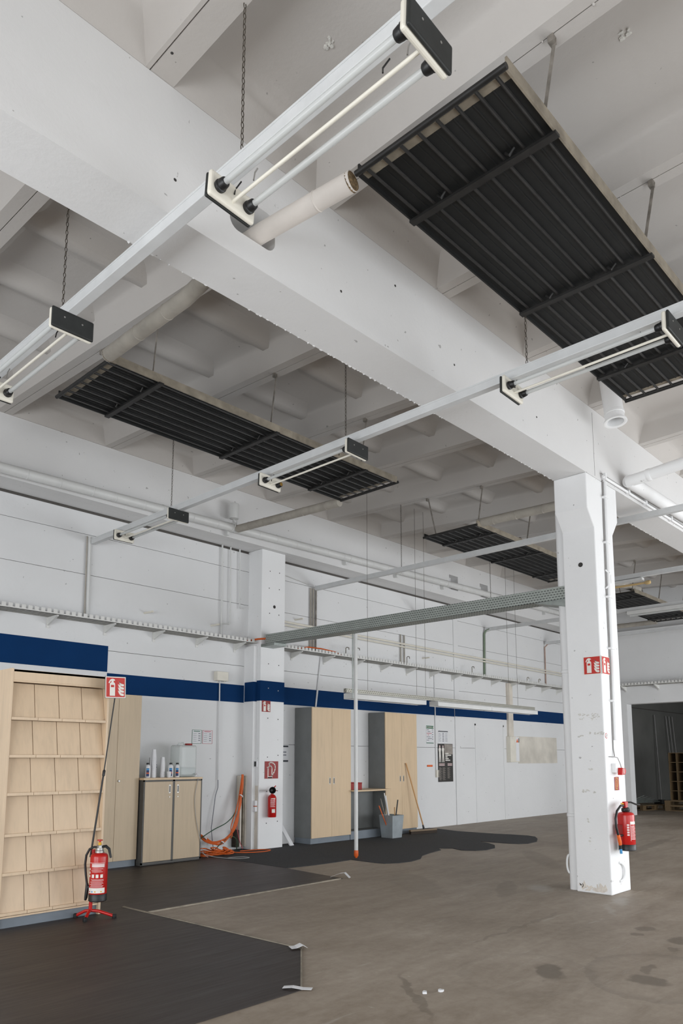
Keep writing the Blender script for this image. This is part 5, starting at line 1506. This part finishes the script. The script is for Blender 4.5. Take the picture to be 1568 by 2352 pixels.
def poly_mark(t, pts, m, y=YB, nm='figure', o=0.0075):
    MB().prism(pts, (0, y - 0.0055, 0), (1, 0, 0), (0, 0, 1), (0, -1, 0), o - 0.0055).build(nm, M[m], t)


for fx, s in ((13.455, 1.0), (13.575, 0.95)):
    poly_mark(t, [(fx - 0.03, 1.38), (fx - 0.012, 1.38), (fx, 1.53), (fx + 0.02, 1.38), (fx + 0.04, 1.38), (fx + 0.03, 1.60), (fx + 0.045, 1.67), (fx + 0.02, 1.70), (fx - 0.025, 1.70), (fx - 0.045, 1.66), (fx - 0.028, 1.60)], 'sign_white')
    poly_mark(t, [(fx + 0.022 * math.cos(a * math.pi / 4) * s, 1.725 + 0.026 * math.sin(a * math.pi / 4)) for a in range(8)], 'print_white')
for i, w_ in enumerate((0.12, 0.22, 0.08, 0.12, 0.18)): mark(t, 13.66, 13.66 + w_, 1.56 - i * 0.037, 1.582 - i * 0.037, 'sign_white', nm='heading', o=0.008)
for x, w_ in ((13.42, 0.21), (13.74, 0.17)):
    for i in range(2): mark(t, x, x + w_, 1.335 - i * 0.03, 1.352 - i * 0.03, 'print_white', nm='heading')
for c, x in enumerate((13.42, 13.55, 13.73)):
    for i in range(17 if c < 2 else 15): mark(t, x, x + 0.07 + 0.02 * ((i * 7 + c) % 3), 1.26 - i * 0.0165, 1.266 - i * 0.0165, 'poster_grey')
t = tag(MB().box(12.985, 13.175, YB - 0.02, YB, 1.285, 1.325).build('orange_tag', M['orange_cap'], bevel=0.015), 'small orange plastic holder on the wall left of the poster', 'tag')
t = thing('light_switch', (13.33, YB, 1.07), 'grey double switch box at the poster edge with upright conduit', 'switch')
MB().box(13.285, 13.335, YB - 0.045, YB, 1.055, 1.215).build('box', M['cream'], t, bevel=0.006); MB().box(13.335, 13.38, YB - 0.045, YB, 1.055, 1.215).build('box', M['strap'], t, bevel=0.006)
MB().tube([(13.30, YB - 0.015, 1.21), (13.29, YB - 0.015, 3.34)], 0.013, 8).build('conduit', M['wall'], t, smooth=True)
t = thing('fuse_box', (16.6, 9.62, 1.38), 'cream electric box with warning mark on the white wall', 'fuse box')
MB().box(16.25, 16.66, 9.60, YB, 1.375, 2.005).build('housing', M['cream'], t, bevel=0.008)
MB().box(16.50, 16.65, 9.597, 9.60, 1.40, 1.99).build('cover', M['white_plastic'], t)
MB().prism([(-0.05, 0), (0.05, 0), (0, 0.09)], (16.565, 9.597, 1.86), (1, 0, 0), (0, 0, 1), (0, -1, 0), 0.003).build('warning_mark', M['orange_cap'], t)
MB().box(16.62, 16.65, 9.585, 9.60, 1.86, 1.96).build('latch', M['strap'], t)
MB().box(16.30, 16.52, 9.66, YB, 2.0, 3.33).build('cable_cover', M['beige'], t)
t = thing('junction_box', (7.42, YB, 2.70), 'grey junction box with conduit above the sideboard', 'junction box')
MB().box(7.30, 7.525, 9.62, YB, 2.705, 2.855).build('box', M['cream'], t, bevel=0.008)
MB().tube([(7.40, 9.69, 2.71), (7.405, 9.69, 2.2), (7.41, 9.69, 1.12)], 0.010, 8).build('conduit', M['wall'], t, smooth=True)
MB().tube([(7.41, 9.69, 1.14), (7.412, 9.69, 1.0), (7.36, 9.68, 0.88), (7.31, 9.66, 0.62), (7.27, 9.65, 0.38), (7.30, 9.65, 0.15), (7.31, 9.62, 0.02)], 0.006, 8).build('cable', M['ink'], t, smooth=True)
for x in (7.345, 7.48): MB().lathe([(0.008, 0), (0.008, 0.03)], (x, 9.67, 2.677), 8).build('gland', M['cream'], t)
# thermostat and sockets on the side of the wall column
t = thing('thermostat', (7.99, 9.5, 1.32), 'small dark-faced wall device on the column side over sockets', 'thermostat')
MB().box(7.975, 8.0, 9.405, 9.50, 1.32, 1.42).build('housing', M['white_plastic'], t, bevel=0.005); MB().box(7.972, 7.976, 9.43, 9.475, 1.33, 1.41).build('display', M['black'], t)
t = thing('wall_socket', (7.98, 9.5, 0.58), 'double white socket block low on the column side', 'socket')
for z in (0.605, 0.70): MB().box(7.955, 8.0, 9.41, 9.57, z, z + 0.082).build('socket', M['white_plastic'], t, bevel=0.006)
MB().box(7.965, 8.0, 9.42, 9.56, 0.688, 0.700).build('gap_strip', M['orange'], t)
# text board right of the wall column, partly hidden
t = thing('wall_notice', (8.80, YB, 1.40), 'white notice with two grey bars half hidden behind the wall column', 'notice')
MB().box(8.62, 8.96, YB - 0.006, YB, 1.38, 1.70).build('sheet', M['paper'], t)
for z0, z1 in ((1.655, 1.685), (1.40, 1.432)): mark(t, 8.62, 8.945, z0, z1, 'dark_ink', nm='bar')
for z in (1.56, 1.51): mark(t, 8.70, 8.90, z, z + 0.02, 'ink')
# leaning white board
mb = MB().obox((8.72, 9.50, 0.175), (0.05, 0.012, 0), (0.004, -0.012, 0.0), (0.04, 0.10, 0.17) if False else (-0.055, 0.085, 0.168))
tag(mb.build('offcut_board', M['white_plastic']), 'white board offcut leaning beside the wall column foot', 'board')
# stacked profile strips behind the column corner
t = thing('cable_duct', (7.88, 9.62, 0), 'open upright cable duct at the wall column with cables spilling out', 'cable duct')
for x in (7.80, 7.86, 7.90): MB().box(x, x + 0.028, 9.60, 9.70, 0.05, 1.18).build('cover', M['beige'] if x != 7.86 else M['lip'], t)
MB().box(7.72, 7.78, 9.60, 9.70, 0.05, 0.32).build('end_piece', M['bristle'], t)

# ---- orange cables
def cable(name, pts, r, m, label, cat='cable', sub=6):
    P = [V(p) for p in pts]
    out = []
    Q = [P[0] * 2 - P[1]] + P + [P[-1] * 2 - P[-2]]
    for i in range(1, len(Q) - 2):
        p0, p1, p2, p3 = Q[i - 1], Q[i], Q[i + 1], Q[i + 2]
        for k in range(sub):
            t_ = k / sub
            out.append(0.5 * ((2 * p1) + (p2 - p0) * t_ + (2 * p0 - 5 * p1 + 4 * p2 - p3) * t_ * t_ + (3 * p1 - p0 - 3 * p2 + p3) * t_ ** 3))
    out.append(P[-1])
    o = MB().tube(out, r, 7).build(name, M[m], smooth=True)
    if label: tag(o, label, cat)
    return o


ob = thing('cable_bundle', (7.4, 9.55, 0), 'thick bundle of orange cables hanging from the duct to the floor', 'cable bundle')
for i in range(9):
    j = lambda s=0.018: random.uniform(-s, s)
    P = [V(p) for p in ((7.84 + j(), 9.60, 1.20), (7.80 + j(), 9.56, 1.0), (7.73 + j(0.025), 9.52, 0.72), (7.62 + j(0.03), 9.48, 0.44), (7.46 + j(0.03), 9.44, 0.25 + j(0.03)), (7.26 + j(0.03), 9.42, 0.17 + j(0.03)), (7.02 + j(0.03), 9.42, 0.24 + j(0.03)), (6.82 + j(0.03), 9.50, 0.39 + j(0.03)), (6.66, 9.64 + j(), 0.46 + j()))]
    Q = [P[0] * 2 - P[1]] + P + [P[-1] * 2 - P[-2]]
    out = []
    for a in range(1, len(Q) - 2):
        p0, p1, p2, p3 = Q[a - 1], Q[a], Q[a + 1], Q[a + 2]
        for k in range(6):
            t_ = k / 6
            out.append(0.5 * ((2 * p1) + (p2 - p0) * t_ + (2 * p0 - 5 * p1 + 4 * p2 - p3) * t_ * t_ + (3 * p1 - p0 - 3 * p2 + p3) * t_ ** 3))
    out.append(P[-1])
    MB().tube(out, 0.010, 6).build('strand', M['orange'], ob, smooth=True)
for c in ((7.765, 9.545, 0.86), (7.31, 9.42, 0.175), (6.98, 9.42, 0.26)): MB().lathe([(0.035, -0.008), (0.037, 0), (0.035, 0.008)], c, 12, (0.6, 0.1, 0.7)).build('cable_tie', M['white_plastic'], ob)
cable('loose_cable', [(7.85, 9.60, 1.20), (7.76, 9.56, 0.92), (7.62, 9.50, 0.62), (7.42, 9.45, 0.47), (7.15, 9.42, 0.38), (6.92, 9.40, 0.28), (6.80, 9.42, 0.16), (6.76, 9.45, 0.02)], 0.0075, 'green_cable', 'dark green cable curving out below the orange bundle')
cable('loose_cable', [(7.83, 9.60, 1.20), (7.68, 9.52, 0.74), (7.55, 9.47, 0.50), (7.50, 9.45, 0.38), (7.52, 9.44, 0.27), (7.48, 9.43, 0.22)], 0.008, 'orange', 'single orange cable hanging beside the bundle')
cable('loose_cable', [(7.70, 9.55, 0.03), (7.65, 9.48, 0.16), (7.55, 9.45, 0.24), (7.40, 9.43, 0.22), (7.20, 9.40, 0.11), (7.05, 9.35, 0.02)], 0.0075, 'green_cable', 'green cable loop above the floor coil')
cable('loose_cable', [(6.72, 9.18, 0.10), (6.80, 9.05, 0.05), (6.95, 8.85, 0.02), (7.10, 8.70, 0.017), (7.24, 8.68, 0.017), (7.25, 8.80, 0.017), (7.10, 8.88, 0.017), (6.96, 8.86, 0.017)], 0.0055, 'grey_cable', 'thin white cable curling across the floor before the sideboard')
cable('loose_cable', [(6.60, 9.10, 1.17), (6.55, 9.105, 0.9), (6.58, 9.105, 0.6), (6.66, 9.10, 0.3), (6.72, 9.10, 0.10), (6.78, 9.06, 0.03)], 0.004, 'grey_cable', 'thin clear hose hanging down the sideboard door')
cable('loose_cable', [(7.30, 9.38, 0.03), (7.55, 9.16, 0.022), (7.82, 9.05, 0.022), (8.02, 9.10, 0.022), (8.03, 9.24, 0.022), (7.85, 9.32, 0.022), (7.62, 9.36, 0.022)], 0.008, 'orange', 'orange cable loop lying on the carpet by the wall column')
cable('loose_cable', [(7.75, 9.62, 0.5), (7.74, 9.58, 0.3), (7.76, 9.55, 0.15), (7.80, 9.52, 0.03)], 0.006, 'red_ink', 'thin pinkish cable falling from the duct')
for i, (cx, cy, r0, lb) in enumerate(((6.98, 9.30, 0.20, 'orange cable coil against the sideboard side'), (7.15, 9.28, 0.15, 'orange cable coil heaped below the bundle'), (7.28, 9.22, 0.10, 'small orange cable coil in front of the heap'))):
    pts = []
    for k in range(40):
        a = k * 0.75
        r = r0 * (0.75 + 0.25 * math.sin(k * 1.7 + i))
        pts.append((cx + r * math.cos(a), cy + r * 0.62 * math.sin(a), 0.022 + 0.0028 * k * (0.6 + 0.4 * math.sin(k * 0.9))))
    cable('cable_coil', pts, 0.0095, 'orange', lb, 'cable coil', 3)

# ================================================================== STOREROOM CONTENT
def pallet(cx, cy, z, rot, label, L=1.2, W=0.8):
    t = thing('wooden_pallet', (cx, cy, z), label, 'pallet', 'wooden pallets in the storeroom')
    c, s = math.cos(rot), math.sin(rot)
    X, Y, Z = V((c, s, 0)), V((-s, c, 0)), V((0, 0, 1))
    o = V((cx, cy, z))
    for v in (-0.34, 0, 0.34):
        MB().obox(o + Y * v + Z * 0.011, X * L / 2, Y * 0.05, Z * 0.011).build('bottom_board', M['pallet'], t)
        for u in (-0.53, 0, 0.53): MB().obox(o + X * u + Y * v + Z * 0.061, X * 0.072, Y * 0.05, Z * 0.039).build('block', M['pallet'], t)
    for u in (-0.53, 0, 0.53): MB().obox(o + X * u + Z * 0.111, X * 0.072, Y * W / 2, Z * 0.011).build('cross_board', M['pallet'], t)
    for v in (-0.34, -0.17, 0, 0.17, 0.34): MB().obox(o + Y * v + Z * 0.133, X * L / 2, Y * 0.062, Z * 0.011).build('top_board', M['pallet'], t)
    return t


pallet(22.2, 8.75, 0.0, -0.25, 'wooden pallet with metal rods on the storeroom floor')
pallet(22.3, 7.45, 0.0, 1.57, 'lower pallet under the pigeonhole crate')
pallet(22.3, 7.45, 0.144, 1.57, 'upper pallet directly under the pigeonhole crate')
pg = thing('pigeonhole_crate', (22.3, 7.45, 0.29), 'dark pigeonhole crate with many compartments on stacked pallets', 'crate')
for i in range(6): MB().box(21.98, 22.6, 6.87 + i * 0.205 - 0.008, 6.87 + i * 0.205 + 0.008, 0.288, 1.62).build('divider', M['pallet'], pg)
for i in range(6): MB().box(21.98, 22.6, 6.87, 7.9, 0.288 + i * 0.265, 0.304 + i * 0.265).build('shelf', M['pallet'], pg)
MB().box(22.58, 22.6, 6.87, 7.9, 0.29, 1.62).build('back', M['poster'], pg)
for i in range(6):
    a, b = V((21.5 + 0.05 * i, 9.1 - 0.02 * i, 0.165 + 0.012 * i)), V((22.6 - 0.1 * i, 8.4 + 0.06 * i, 0.22 + 0.035 * i))
    tag(MB().tube([a, b], 0.014, 8).build('metal_rod', M['galv'], smooth=True), ('lowest', 'second lowest', 'third lowest', 'third highest', 'second highest', 'highest')[i] + ' of the metal rods slanting on the storeroom pallet', 'rod', 'metal rods on the storeroom pallet')
tag(MB().box(22.55, 22.85, 8.35, 8.6, 0.145, 0.26).build('tool_case', M['black'], bevel=0.02), 'black case on the end of the rod pallet', 'case')
for i, (x, y, lb) in enumerate(((25.9, 9.62, 'white pole leaning alone on the storeroom wall'), (27.2, 9.62, 'first of three white poles behind the crate'), (27.5, 9.62, 'second of three white poles behind the crate'), (27.8, 9.62, 'third of three white poles behind the crate'))):
    tag(MB().tube([(x, y, 0.0), (x - 0.25 * (i > 0), y + 0.08, 2.95)], 0.020, 10).build('white_pole', M['grey_cable'], smooth=True), lb, 'pole', 'white poles in the storeroom')
